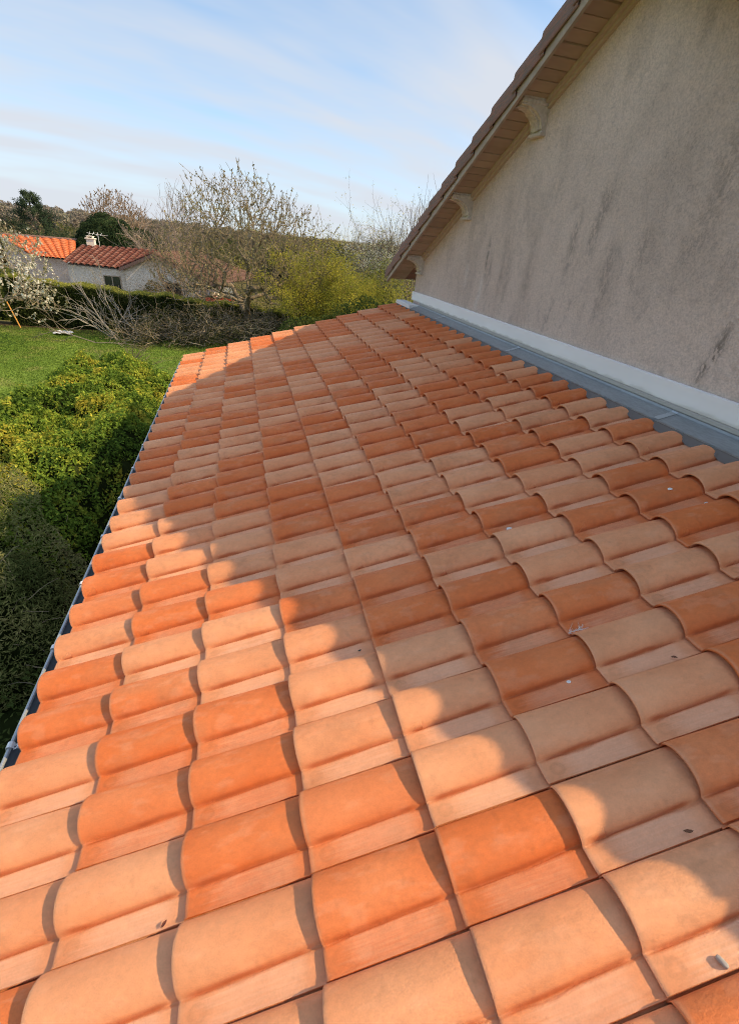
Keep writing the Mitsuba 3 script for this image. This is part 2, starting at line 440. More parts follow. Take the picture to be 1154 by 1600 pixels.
lw = [box(0.30, 0.50, Y0 + 0.06, 7.58, -2.5, -0.06), prism([(0.5, -2.5), (3.595, -2.5), (3.595, 0.90), (0.5, 0.005)], 'y', 7.40, 7.58)]
put(LT + '__wall', cat(*lw), 'roughcast')
put(LT + '__fascia', box(0.045, 0.062, Y0, Y1 - 0.02, -0.15, -0.03), 'timber_dark')
put(LT + '__eaves_board', box(0.062, 0.30, Y0, Y1 - 0.06, -0.15, -0.13), 'timber_dark')

# gutter: half-round zinc with a rolled bead, held by folded clips
gc, gr_ = np.array([-0.018, -0.052]), 0.058
an = np.linspace(math.pi, 2 * math.pi, 15)
gys = np.array([Y0 - 0.05, 1.2, 3.4, 5.6, Y1 + 0.01])


def sweep(prof, ys_, flip=False):
    return grid(np.stack([np.stack([prof[:, 0], np.full(len(prof), y), prof[:, 1]], -1) for y in ys_], 0), flip)


inner = np.stack([gc[0] + gr_ * np.cos(an), gc[1] + gr_ * np.sin(an)], -1)
outer = np.stack([gc[0] + (gr_ + 0.0015) * np.cos(an), gc[1] + (gr_ + 0.0015) * np.sin(an)], -1)
ab = np.linspace(0, 2 * math.pi, 11)
bc = np.array([gc[0] - gr_ - 0.004, gc[1] + 0.002])
bead = np.stack([bc[0] + 0.0085 * np.cos(ab), bc[1] + 0.0085 * np.sin(ab)], -1)
put(LT + '__gutter', cat(sweep(inner, gys), sweep(outer, gys, True)), 'gutter_zinc', smooth=40)
put(LT + '__gutter__bead', sweep(bead, gys), 'bead_zinc', smooth=40)
for k in range(16):
    y = -0.56 + 0.53 * k + 0.02 * math.sin(k * 5)
    aa_ = np.linspace(-0.6, 3.6, 9)
    arc = np.stack([bc[0] + 0.014 * np.cos(aa_), bc[1] + 0.014 * np.sin(aa_)], -1)
    tongue = np.array([[bc[0] + 0.038, bc[1] + 0.010], [bc[0] + 0.030, bc[1] + 0.004]])
    prof = np.vstack([tongue, arc])
    two = [sweep(prof, [y, y + 0.010]), sweep(prof, [y + 0.017, y + 0.027]), sweep(arc + [0, 0.0008], [y, y + 0.027]),
           box(bc[0] + 0.028, bc[0] + 0.036, y, y + 0.010, bc[1] - 0.001, bc[1] + 0.011)]
    put(LT + '__gutter__clip', cat(*two), 'clip_metal', smooth=40)

# the flashing against the gable
fz = lambda x: 1.033 + (x - 3.42) * ST / CT
FY0, FY1 = Y0, 6.98
prof = np.array([[3.424, fz(3.42) - 0.012], [3.417, fz(3.42) - 0.010], [3.416, fz(3.42) - 0.002], [3.421, fz(3.42) + 0.001], [3.48, fz(3.48)], [3.549, fz(3.549)],
                 [3.5535, fz(3.549) + 0.0075], [3.5545, 1.0835], [3.560, 1.0845]])
put(LT + '__flashing', sweep(prof, np.linspace(FY0, FY1, 9), True), 'zinc', smooth=25)
for yj in (-0.1, 1.92, 3.9, 5.9):            # lapped joints between the sheets
    put(LT + '__flashing__lap', sweep(prof[3:7] + [-0.0008, 0.0032], [yj, yj + 0.045], True), 'bead_zinc', smooth=25)
ax = []
for j in range(J0, J1):
    bb = np.linspace(0, 1, 13)
    nb = np.where(bb < 0.31, 0.001, 0.001 + 0.034 * np.sqrt(np.maximum(0, np.sin(np.pi * (bb - 0.31) / 0.69))))
    p0 = roofpt(9.80 * EX, (j + bb) * TW, nb + 0.004)
    p1 = np.stack([np.full(13, 3.426), (j + bb) * TW, np.full(13, fz(3.42) - 0.006)], -1)
    ax.append(grid(np.stack([p0, p1], 0)))
put(LT + '__apron', cat(*ax), 'lead_apron', smooth=60)
put(LT + '__flashing_end', bbox(3.395, 3.56, 6.985, 7.69, fz(3.42) - 0.01, fz(3.42) + 0.045, 0.004), 'end_cap_paint')

# ------------------------------------------------------------------ the house with the gable
H = 'gable_house'
tag(H, 'grey roughcast gable end with old tiled verge and curved eaves brackets, above the lean-to', 'house')
SL, YR = 0.477, 3.40
sof = lambda y: 5.14 - SL * y if y >= YR else 5.14 - SL * (2 * YR - y)
YF, YN = 7.42, 2 * YR - 7.42
put(H + '__wall', prism([(YN, -2.5), (YF, -2.5), (YF, sof(YF) + 0.03), (YR, sof(YR) + 0.03), (YN, sof(YN) + 0.03)], 'x', WALLX, 10.4), 'roughcast')
put(LT + '__upstand_strip', bbox(3.5565, 3.5735, FY0, 7.0, 1.0865, 1.1125, 0.003), 'upstand_lit_beige')
put(H + '__skirting_band', bbox(3.566, 3.598, YN, YF - 0.004, 1.1135, 1.240, 0.004), 'white_render')
tag(H + '__skirting_band', 'white painted band along the foot of the gable wall')
EY = 7.93
zt = lambda y: 5.26 - SL * (y if y >= YR else 2 * YR - y)
zl = lambda y: 5.155 - SL * (y if y >= YR else 2 * YR - y)
slab = [hexa([[3.30, YR, zl(YR)], [10.8, YR, zl(YR)], [10.8, EY, zl(EY)], [3.30, EY, zl(EY)], [3.30, YR, zt(YR)], [10.8, YR, zt(YR)], [10.8, EY, zt(EY)], [3.30, EY, zt(EY)]])]
EN = 2 * YR - EY
slab.append(hexa([[3.30, EN, zl(EN)], [10.8, EN, zl(EN)], [10.8, YR, zl(YR)], [3.30, YR, zl(YR)], [3.30, EN, zt(EN)], [10.8, EN, zt(EN)], [10.8, YR, zt(YR)], [3.30, YR, zt(YR)]]))


def verge_tile(y0, y1, side, rng):
    """An L-shaped verge tile: a skirt down the outside of the bargeboard, a roll on top; the upper end tucks under the next."""
    f = lambda y: (y if side > 0 else 2 * YR - y)
    d = rng.normal(0, 0.004)
    pts = np.array([[0.012, 0.125], [0.002, 0.020 + d], [-0.006, 0.012 + d], [-0.012, 0.02], [-0.014, 0.10], [-0.010, 0.150], [0.004, 0.172], [0.04, 0.182], [0.09, 0.176], [0.14, 0.150], [0.165, 0.125]])
    ringz = []
    for y, lift in ((y1, 0.022 + rng.normal(0, 0.003)), (y0 - 0.05, -0.004)):
        ringz.append(np.stack([3.266 + pts[:, 0] - 0.5 * lift, np.full(len(pts), f(y)), (5.135 - SL * y) + pts[:, 1] + lift], -1))
    g = grid(np.stack(ringz, 0), flip=side > 0)
    # the visible lower end, with its thickness
    e = ringz[0]
    e2 = e.copy(); cen = e[:, [0, 2]].mean(0)
    e2[:, 0] += (cen[0] - e[:, 0]) * 0.22; e2[:, 2] += (cen[1] - e[:, 2]) * 0.22
    return cat(g, grid(np.stack([e, e2], 0), flip=side < 0))


rngv = np.random.default_rng(3)
vy = 7.98
near_v = []
while vy > YR:
    y1, y0 = vy, max(vy - 0.352, YR)
    m = verge_tile(y0, y1, 1, rngv)
    put(H + '__roof__verge_tile', m, 'old_tile', smooth=30)
    slab.append(verge_tile(y0, y1, -1, rngv))
    vy -= 0.352
put(H + '__roof', cat(*slab), 'old_tile')
put(H + '__bargeboard', hexa([[3.272, YR, zl(YR) - 0.062], [3.298, YR, zl(YR) - 0.062], [3.298, EY, zl(EY) - 0.062], [3.272, EY, zl(EY) - 0.062],
                              [3.272, YR, zl(YR) + 0.08], [3.298, YR, zl(YR) + 0.08], [3.298, EY, zl(EY) + 0.08], [3.272, EY, zl(EY) + 0.08]]), 'fascia_paint')
put(H + '__near_bargeboard', hexa([[3.272, EN, zl(EN) + 0.01], [3.298, EN, zl(EN) + 0.01], [3.298, YR, zl(YR) + 0.01], [3.272, YR, zl(YR) + 0.01],
                              [3.272, EN, zl(EN) + 0.08], [3.298, EN, zl(EN) + 0.08], [3.298, YR, zl(YR) + 0.08], [3.272, YR, zl(YR) + 0.08]]), 'fascia_paint')
rngp = np.random.default_rng(12)
cs = 1 / math.hypot(1, SL)
py, k = EY - 0.02, 0
while py > YR:
    w = 0.113 * cs
    ya, yb = py - w + 0.011, py
    dz = rngp.normal(0, 0.003)
    pm = hexa([[3.299, ya, zl(ya) - 0.016 + dz], [3.578, ya, zl(ya) - 0.016 + dz], [3.578, yb, zl(yb) - 0.016 + dz], [3.299, yb, zl(yb) - 0.016 + dz],
               [3.299, ya, zl(ya) - 0.001], [3.578, ya, zl(ya) - 0.001], [3.578, yb, zl(yb) - 0.001], [3.299, yb, zl(yb) - 0.001]])
    put(H + '__soffit__plank', pm, 'soffit_wood', uv=np.tile([k * 0.01 + 0.001, 0], (8, 1)))
    py -= w; k += 1
put(H + '__soffit', hexa([[3.30, EN, zl(EN) - 0.010], [3.598, EN, zl(EN) - 0.010], [3.598, YR, zl(YR) - 0.010], [3.30, YR, zl(YR) - 0.010],
                          [3.30, EN, zl(EN) - 0.002], [3.598, EN, zl(EN) - 0.002], [3.598, YR, zl(YR) - 0.002], [3.30, YR, zl(YR) - 0.002]]), 'timber_dark')


def rake_strip(x0, x1, za, zb):
    return hexa([[x0, YR, zl(YR) + za], [x1, YR, zl(YR) + za], [x1, YF, zl(YF) + za], [x0, YF, zl(YF) + za], [x0, YR, zl(YR) + zb], [x1, YR, zl(YR) + zb], [x1, YF, zl(YF) + zb], [x0, YF, zl(YF) + zb]])


put(H + '__wall_moulding', cat(rake_strip(3.545, 3.597, -0.052, -0.0175), rake_strip(3.572, 3.5975, -0.082, -0.0525)), 'trim_wood')


def bracket(y0):
    z0 = sof(y0)
    th = np.linspace(0, math.pi / 2, 10)
    arc = [(3.337 + 0.218 * math.sin(t), z0 - 0.205 + 0.145 * math.cos(t)) for t in th[::-1]]      # concave underside
    poly = [(3.603, z0 + 0.02), (3.603, z0 - 0.235), (3.585, z0 - 0.238), (3.566, z0 - 0.225), (3.566, z0 - 0.205), (3.555, z0 - 0.205)] + arc + [(3.331, z0 - 0.055), (3.331, z0 + 0.02)]
    core = prism(poly, 'y', y0, y0 + 0.19)
    rib = [(x - 0.008, z - 0.008) for x, z in arc] + [(x + 0.004, z + 0.004) for x, z in arc[::-1]]
    rb = prism(rib, 'y', y0 + 0.045, y0 + 0.145)
    plinth = bbox(3.545, 3.6025, y0 - 0.012, y0 + 0.202, z0 - 0.252, z0 - 0.226, 0.004)
    cap = bbox(3.325, 3.6025, y0 - 0.010, y0 + 0.20, z0 - 0.050, z0 - 0.018, 0.004)
    return cat(core, rb, plinth, cap)


for y0 in (4.39, 5.68, 7.12):
    put(H + '__bracket', bracket(y0), 'bracket_cement')

# ------------------------------------------------------------------ plants
def nrm(v):
    return v / (np.linalg.norm(v) + 1e-9)


class Wood:
    """Collects tapering branch segments and the tips of the twigs."""

    def __init__(self):
        self.a, self.b, self.ra, self.rb, self.tips, self.td = [], [], [], [], [], []

    def limb(self, rng, p, d, L, r, n, wob, up, taper=0.55):
        pts, r0 = [np.array(p, float)], r
        d = nrm(np.array(d, float))
        for k in range(n):
            d = nrm(d + rng.normal(0, wob, 3) + np.array([0, 0, up]))
            q = pts[-1] + d * L / n
            r1 = r * (1 - (1 - taper) * (k + 1) / n)
            self.a.append(pts[-1]); self.b.append(q); self.ra.append(r0); self.rb.append(r1)
            r0 = r1
            pts.append(q)
        return pts, d, r0

    def grow(self, rng, p, d, L, r, level, spec):
        s = spec[min(level, len(spec) - 1)]
        pts, dend, rend = self.limb(rng, p, d, L, r, s.get('n', 4), s.get('wob', 0.12), s.get('up', 0.03), s.get('taper', 0.5))
        if level >= len(spec) - 1:
            for q in pts[1:]:
                self.tips.append(q); self.td.append(dend)
            return
        for _ in range(rng.integers(*s['kids'])):
            t = rng.uniform(s.get('from', 0.3), 1.0)
            i = min(int(t * (len(pts) - 1)), len(pts) - 2)
            q = pts[i] + (pts[i + 1] - pts[i]) * (t * (len(pts) - 1) - i)
            dd = nrm(pts[i + 1] - pts[i])
            side = rng.normal(0, 1, 3); side -= dd * side.dot(dd); side = nrm(side)
            sp = s.get('spread', 0.7) * rng.uniform(0.6, 1.2)
            self.grow(rng, q, dd * math.cos(sp) + side * math.sin(sp), L * s.get('len', 0.6) * rng.uniform(0.65, 1.2), max(r * s.get('thin', 0.5), 0.003), level + 1, spec)

    def mesh(self, k=4, lo=None, hi=None):
        ra = np.array(self.ra)
        m = np.ones(len(ra), bool)
        if lo is not None: m &= ra >= lo
        if hi is not None: m &= ra < hi
        return tubes(np.array(self.a)[m], np.array(self.b)[m], ra[m], np.array(self.rb)[m], k)

    def points(self, rng, per, sc):
        t, d = np.array(self.tips), np.array(self.td)
        i = rng.integers(0, len(t), int(per * len(t)))
        return t[i] + rng.normal(0, sc, (len(i), 3)), d[i]


def vcol(mesh, rng, c, jit=0.12, freq=2.0):
    v = mesh[0]
    f = np.exp((meshkit.noise(v * freq, 5)[:, None] - 0.5) * jit * 4)
    return np.clip(np.asarray(c)[None] * f, 0, 1)


def blob(rng, n, c, r, e=2.0, lump=0.16, freq=1.6, seed=0, depth=0.22, zmin=-9):
    """Points in the shell of a lumpy superellipsoid and their outward normals."""
    d = rng.normal(0, 1, (n, 3)); d /= np.linalg.norm(d, axis=1, keepdims=True)
    k = (np.abs(d) ** e).sum(1) ** (-1.0 / e)
    p = d * k[:, None]
    P = p * np.asarray(r)
    w = 1 + lump * 2 * (meshkit.fbm((P + np.asarray(c)) * freq, 3, seed) - 0.5) - depth * rng.random(n) ** 2
    P = P * w[:, None] + np.asarray(c)
    N = p ** 1.0 / np.asarray(r)
    N = np.sign(p) * np.abs(p) ** (e - 1) / np.asarray(r)
    N /= np.linalg.norm(N, axis=1, keepdims=True) + 1e-9
    m = P[:, 2] > zmin
    return P[m], N[m]


def core(c, r, e=2.0, lump=0.16, freq=1.6, seed=0, s=0.8):
    m = trimesh.creation.icosphere(3)
    d = np.array(m.vertices)
    k = (np.abs(d) ** e).sum(1) ** (-1.0 / e)
    P = d * k[:, None] * np.asarray(r)
    w = s + lump * 2 * (meshkit.fbm((P + np.asarray(c)) * freq, 3, seed) - 0.5)
    return P * w[:, None] + np.asarray(c), np.array(m.faces)


def shrub(key, label, category, seed, blobs, leaf, pal, dark=(0.018, 0.026, 0.008), twigs=0, twigcol=(0.16, 0.13, 0.09), group=None, aspect=0.5, jit=0.8, freq=1.5, lump=0.16):
    """blobs: (centre, radii, exponent, leaf count). A leaf-filled crown over a dark inner mass of stems."""
    rng = np.random.default_rng(seed)
    k = put_thing(key, label, category, group)
    lv, lc, cores = [], [], []
    for (c, r, e, n) in blobs:
        P, N = blob(rng, n, c, r, e, lump=lump, seed=seed, zmin=float(gz(c[0], c[1])) - 0.02)
        lv.append(leaves(P, N, leaf, rng, aspect, jit)); lc.append(leafcol(P, rng, pal, freq, seed))
        cores.append(core(c, r, e, lump=lump, seed=seed, s=0.66))
    put(k + '__foliage', cat(*lv), 'leaf', color=np.vstack(lc))
    cm = cat(*cores)
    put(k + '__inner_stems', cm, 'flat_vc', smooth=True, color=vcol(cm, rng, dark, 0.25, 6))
    if twigs:
        w = Wood()
        for _ in range(twigs):
            c, r, e, n = blobs[rng.integers(len(blobs))]
            P, N = blob(rng, 6, c, np.asarray(r) * 0.9, e, seed=seed)
            p = P[0]
            w.limb(rng, p, N[0] + rng.normal(0, 0.6, 3) + [0, 0, 0.4], rng.uniform(0.15, 0.45), rng.uniform(0.003, 0.007), 4, 0.2, 0.02, 0.3)
        m = w.mesh(3)
        put(k + '__twig', m, 'bark', color=vcol(m, rng, twigcol, 0.2))
        tag(k + '__twig', kind='stuff')
    return k


def put_thing(key, label, category, group=None):
    k, i = key, 0
    while k in labels:
        i += 1; k = '%s_%03d' % (key, i)
    tag(k, label, category, group)
    return k


def tree(key, label, category, seed, base, height, spread, stems, spec, bark, leaf=None, pal=None, per=1.0, sc=0.06, r0=0.09, lean=(0, 0), fork=0.35, group=None, aspect=0.5, leafname='leaf', limb_r=0.022, fan=(0.55, 1.1)):
    rng = np.random.default_rng(seed)
    k = put_thing(key, label, category, group)
    w = Wood()
    base = np.array([base[0], base[1], float(gz(base[0], base[1])) - 0.05])
    hub = base + np.array([lean[0] * 0.3, lean[1] * 0.3, height * fork * 0.35])
    w.limb(rng, base, hub - base, np.linalg.norm(hub - base), r0, 4, 0.06, 0.02, 0.85)
    hub = w.b[-1]
    for s in range(stems):
        ang = 2 * math.pi * (s + rng.uniform(-0.25, 0.25)) / stems
        out = spread * rng.uniform(*fan)
        d = np.array([math.cos(ang) * out + lean[0], math.sin(ang) * out + lean[1], height * (1 - fork * 0.35) * rng.uniform(0.6, 0.95)])
        w.grow(rng, hub, d, np.linalg.norm(d) * rng.uniform(0.55, 0.75), r0 * rng.uniform(0.45, 0.65), 0, spec)
    big, small = w.mesh(6, lo=limb_r), w.mesh(3, hi=limb_r)
    put(k + '__trunk', big, 'bark', smooth=True, color=vcol(big, rng, bark, 0.18, 3))
    put(k + '__twigs', small, 'bark', color=vcol(small, rng, np.asarray(bark) * 1.05, 0.15, 3))
    tag(k + '__twigs', kind='stuff')
    if leaf:
        P, D = w.points(rng, per, sc)
        put(k + '__' + leafname, leaves(P, D * 0.5 + rng.normal(0, 0.5, P.shape), leaf, rng, aspect, 0.9), 'leaf', color=leafcol(P, rng, pal, 1.2, seed))
        tag(k + '__' + leafname, kind='stuff')
    return k


def dome_tree(key, label, category, seed, base, hub_h, centre, radii, n, bark, pal, bud, shoot=0.28, per=3, rtip=0.0045, power=0.44, leafname='bud', low=-0.35, bias=0.5, aspect=0.5):
    """A crown grown into a dome: every new shoot springs from the nearest wood already there; girth follows what each limb carries."""
    rng = np.random.default_rng(seed)
    k = put_thing(key, label, category)
    base = np.array([base[0], base[1], float(gz(base[0], base[1])) - 0.05])
    hub = base + np.array([0, 0, hub_h])
    cap = 40 * n
    pos, par, used = np.zeros((cap, 3)), np.full(cap, -1), 0
    for t in np.linspace(0, 1, 5):
        pos[used] = base + (hub - base) * t + rng.normal(0, 0.02, 3) * (t > 0); par[used] = used - 1; used += 1
    d = rng.normal(0, 1, (n * 3, 3)); d /= np.linalg.norm(d, axis=1, keepdims=True)
    d = d[d[:, 2] > low][:n]
    rr = rng.uniform(0.25, 1.0, len(d)) ** bias * (1 + 0.22 * (meshkit.noise(d * 2.3 + seed, 2) - 0.5) * 2)
    tg = np.asarray(centre) + d * np.asarray(radii) * rr[:, None]
    tg = tg[np.argsort(np.linalg.norm(tg - hub, axis=1) + rng.uniform(0, 0.5, len(tg)))]
    tips, tdir = [], []
    for q in tg:
        P = pos[:used]
        v = q - P
        dist = np.linalg.norm(v, axis=1)
        cost = dist * (1.0 + 0.9 * (v[:, 2] < -0.05)) + 0.12 * np.linalg.norm(P - hub, axis=1)
        cost[:4] += 9
        b = int(np.argmin(cost))
        a0 = P[b].copy()
        L = dist[b]
        if L < 0.06: continue
        ns = int(np.clip(L / 0.16, 2, 9))
        mid = (a0 + q) / 2 + np.array([0, 0, -0.10 * L]) + rng.normal(0, 0.05 * L, 3)
        prev = b
        for t in np.linspace(0, 1, ns + 1)[1:]:
            x = (1 - t) ** 2 * a0 + 2 * t * (1 - t) * mid + t * t * q + rng.normal(0, 0.012, 3) * (t < 1)
            pos[used], par[used] = x, prev; prev = used; used += 1
        dr_ = nrm(nrm(q - mid) + np.array([0, 0, 0.55]) + rng.normal(0, 0.18, 3))
        for t in range(3):
            dr_ = nrm(dr_ + np.array([0, 0, 0.12]) + rng.normal(0, 0.06, 3))
            x = pos[prev] + dr_ * shoot / 3 * rng.uniform(0.5, 1.3)
            pos[used], par[used] = x, prev; prev = used; used += 1
            tips.append(x); tdir.append(dr_)
    load = np.zeros(used)
    leafn = np.ones(used, bool); leafn[par[1:used]] = False
    load[leafn] = 1
    for q in range(used - 1, 0, -1): load[par[q]] += load[q]
    rad = rtip * np.maximum(load, 1) ** power
    a, b, ra, rb = pos[par[1:used]], pos[1:used], np.minimum(rad[par[1:used]], rad[1:used] * 1.35), rad[1:used]
    big = rb > 0.016
    m1, m2 = tubes(a[big], b[big], ra[big], rb[big], 7), tubes(a[~big], b[~big], ra[~big], rb[~big], 3)
    put(k + '__trunk', m1, 'bark', smooth=True, color=vcol(m1, rng, bark, 0.18, 3))
    put(k + '__twigs', m2, 'bark', color=vcol(m2, rng, np.asarray(bark) * 1.08, 0.15, 3))
    tag(k + '__twigs', kind='stuff')
    tips, tdir = np.array(tips), np.array(tdir)
    ii = rng.integers(0, len(tips), int(per * len(tips)))
    P = tips[ii] - tdir[ii] * rng.uniform(0, shoot / 3, (len(ii), 1)) + rng.normal(0, 0.012, (len(ii), 3))
    put(k + '__' + leafname, leaves(P, rng.normal(0, 1, P.shape), bud, rng, aspect, 0.5), 'leaf', color=leafcol(P, rng, pal, 1.2, seed))
    tag(k + '__' + leafname, kind='stuff')
    return k


GREEN = [(0.075, 0.13, 0.026), (0.14, 0.235, 0.037), (0.24, 0.345, 0.052), (0.38, 0.43, 0.062), (0.54, 0.47, 0.07)]
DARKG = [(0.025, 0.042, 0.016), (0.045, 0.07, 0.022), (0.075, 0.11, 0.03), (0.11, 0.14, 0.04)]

# the clipped evergreen below the gutter
rk = np.random.default_rng(20)
ck = put_thing('clipped_shrub', 'broad yellow-green shrub spreading beside the lean-to gutter', 'shrub')


def crown_z(x, y):
    q = np.stack([x, y, 0 * x], -1)
    dx, dy = (x + 1.82) / (1.28 + 0.16 * np.sin(y * 1.9)), (y - 8.5) / 4.0
    e = (np.abs(dx) ** 3 + np.abs(dy) ** 3) ** (1 / 3) + 0.30 * (meshkit.fbm(q * 1.3 + 4, 3, 4) - 0.5)
    top = -0.86 + 0.62 * (meshkit.fbm(q * 1.15, 2, 2) - 0.5) + 0.50 * (meshkit.fbm(q * 3.4, 3, 9) - 0.5)
    return -2.4 + (top + 2.4) * np.clip(1.12 - np.clip(e, 0, 1.2) ** 5, 0.0, 1.0) ** 0.5


n_ = 230000
cx_, cy_ = rk.uniform(-3.5, -0.3, n_), rk.uniform(4.2, 12.9, n_)
zz = crown_z(cx_, cy_)
h_ = 0.02
gxx, gyy = (crown_z(cx_ + h_, cy_) - zz) / h_, (crown_z(cx_, cy_ + h_) - zz) / h_
wt = np.sqrt(1 + gxx ** 2 + gyy ** 2)
keep = (zz > -2.2) & (rk.random(n_) < np.clip(wt, 0, 3.2) / 3.2 * 1.0)
cx_, cy_, zz, gxx, gyy = cx_[keep], cy_[keep], zz[keep], gxx[keep], gyy[keep]
NN = np.stack([-gxx, -gyy, np.ones_like(gxx)], -1); NN /= np.linalg.norm(NN, axis=1, keepdims=True)
spray = meshkit.noise(np.stack([cx_, cy_, zz], -1) * 6, 4)
PP = np.stack([cx_, cy_, zz], -1) + NN * (0.20 * (spray - 0.5) - 0.20 * rk.random(len(zz)) ** 2.5)[:, None]
lc = leafcol(PP, rk, GREEN, 2.2, 21, 0.20)
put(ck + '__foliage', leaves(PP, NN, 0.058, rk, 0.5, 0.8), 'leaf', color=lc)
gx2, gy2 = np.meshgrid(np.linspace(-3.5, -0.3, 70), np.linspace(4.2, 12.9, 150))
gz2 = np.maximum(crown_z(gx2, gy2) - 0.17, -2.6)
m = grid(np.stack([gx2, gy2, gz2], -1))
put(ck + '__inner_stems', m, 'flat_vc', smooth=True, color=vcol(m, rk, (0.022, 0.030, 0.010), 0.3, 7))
shrub('grey_green_shrub', 'dull grey-green twiggy shrub nearest the camera below the gutter', 'shrub', 22,
      [((-2.0, 4.6, -2.4), (0.95, 1.0, 1.80), 2.2, 46000), ((-1.55, 3.7, -2.4), (0.62, 0.8, 1.55), 2.0, 24000), ((-2.4, 3.6, -2.4), (0.8, 0.9, 1.75), 2.0, 20000)], 0.050, [(0.12, 0.16, 0.05), (0.22, 0.25, 0.085), (0.33, 0.33, 0.13), (0.42, 0.37, 0.18)], twigs=240, aspect=0.26, twigcol=(0.30, 0.24, 0.16), lump=0.34, jit=1.1)
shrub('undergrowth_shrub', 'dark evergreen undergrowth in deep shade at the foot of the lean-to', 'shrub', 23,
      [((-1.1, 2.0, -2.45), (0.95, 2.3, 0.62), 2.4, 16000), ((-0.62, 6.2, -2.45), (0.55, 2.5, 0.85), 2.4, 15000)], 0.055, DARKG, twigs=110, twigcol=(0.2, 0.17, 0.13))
tree('twiggy_bush', 'small twiggy half-leafless bush on the lawn beyond the clipped shrub', 'bush', 24, (-2.35, 14.6), 1.5, 1.0, 9,
     [dict(n=4, kids=(4, 7), spread=0.6, len=0.6, thin=0.55, **{'from': 0.2}), dict(n=3, kids=(3, 5), spread=0.6, len=0.55, thin=0.6), dict(n=3)],
     (0.15, 0.115, 0.075), 0.035, [(0.10, 0.11, 0.03), (0.2, 0.2, 0.05)], 1.6, 0.05, r0=0.03, fork=0.1, limb_r=0.012)

# grass blades on the part of the lawn in view
rngg = np.random.default_rng(31)
ng = 90000
gxp = rngg.uniform(-9.5, 3, ng); gyp = 9 + 15 * rngg.random(ng) ** 0.8
keep = (gxp < -0.2 - 0.02 * gyp + 1.2 * (gyp > 15)) & (gyp < 23.2)
gxp, gyp = gxp[keep], gyp[keep]
gpt = np.stack([gxp, gyp, gz(gxp, gyp)], -1)
hgt = rngg.uniform(0.025, 0.060, len(gpt))[:, None]
off = rngg.normal(0, 0.02, (len(gpt), 3)); off[:, 2] = 0
wv = rngg.normal(0, 1, (len(gpt), 3)); wv[:, 2] = 0; wv /= np.linalg.norm(wv, axis=1, keepdims=True)
gv = np.stack([gpt - wv * 0.012, gpt + wv * 0.012, gpt + off * 1.5 + np.array([0, 0, 1]) * hgt], 1).reshape(-1, 3)
gf = np.arange(len(gv)).reshape(-1, 3)
put('grass', (gv, gf), 'leaf', color=leafcol(gpt, rngg, [(0.12, 0.195, 0.032), (0.165, 0.25, 0.045), (0.23, 0.295, 0.068)], 0.6, 3, 0.10, per=3))
tag('grass', 'short mown lawn grass beyond the shrubs', 'grass', kind='stuff')

# the clipped hedge at the end of the lawn
rngh = np.random.default_rng(41)
hk = put_thing('garden_hedge', 'long flat-topped clipped hedge closing off the far end of the lawn', 'hedge')
hn = 70000
hx = rngh.uniform(-8.6, 6.0, hn); hd = rngh.uniform(0, 1, hn)
htop = lambda x: -0.72 - 0.058 * (x + 7.1) + 0.05 * np.sin(x * 2.1) + 0.04 * np.sin(x * 5.3 + 1)
hy0 = lambda x: 23.7 - 0.05 * (x + 7) + 0.10 * np.sin(x * 1.7)
face = rngh.random(hn)
topm = face < 0.42
hp = np.empty((hn, 3)); hnn = np.empty((hn, 3))
hp[:, 0] = hx
hp[:, 1] = np.where(topm, hy0(hx) + hd * 1.1, hy0(hx) + rngh.normal(0, 0.07, hn))
hp[:, 2] = np.where(topm, htop(hx) + rngh.normal(0, 0.035, hn), -2.5 + (htop(hx) + 2.5) * hd)
hnn[:] = np.where(topm[:, None], [[0, 0, 1.0]], [[0, -1.0, 0.1]])
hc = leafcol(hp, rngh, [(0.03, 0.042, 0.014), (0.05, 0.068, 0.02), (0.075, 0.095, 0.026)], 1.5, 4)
ht = leafcol(hp, rngh, [(0.24, 0.27, 0.05), (0.34, 0.35, 0.08), (0.42, 0.40, 0.11)], 1.5, 4)  # light put into the leaf colours: top as if sunlit, front as if shaded
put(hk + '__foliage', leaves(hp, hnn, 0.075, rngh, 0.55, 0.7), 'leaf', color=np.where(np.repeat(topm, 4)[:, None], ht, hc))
xh = np.linspace(-8.6, 6.0, 50)
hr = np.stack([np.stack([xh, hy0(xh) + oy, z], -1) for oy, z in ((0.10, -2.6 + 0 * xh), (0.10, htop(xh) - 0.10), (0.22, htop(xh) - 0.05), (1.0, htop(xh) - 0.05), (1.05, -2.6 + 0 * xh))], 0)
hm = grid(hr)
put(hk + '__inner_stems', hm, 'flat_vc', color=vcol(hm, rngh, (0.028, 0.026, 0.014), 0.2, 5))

# dead brushwood and brambles heaped along the hedge
rngb = np.random.default_rng(51)
w = Wood()
for _ in range(900):
    x = rngb.uniform(-3.9, 5.0)
    p = np.array([x, rngb.uniform(20.4, 23.3) - 0.12 * (x + 3), 0])
    top = 0.25 + 0.85 * math.exp(-((x - 1.2) / 3.2) ** 2)
    p[2] = -2.4 + rngb.uniform(0, top)
    d = np.array([rngb.normal(0, 1), rngb.normal(0, 0.6), rngb.normal(0.22, 0.35)])
    w.grow(rngb, p, d, rngb.uniform(0.5, 1.3), rngb.uniform(0.006, 0.016), 0,
           [dict(n=5, kids=(2, 5), spread=0.6, len=0.5, thin=0.5, wob=0.22, up=-0.03), dict(n=4, wob=0.25, up=-0.02)])
bm = w.mesh(3)
hk2 = put_thing('brushwood', 'tangled heap of dead brushwood and brambles along the hedge', 'brushwood')
labels[hk2]['kind'] = 'stuff'
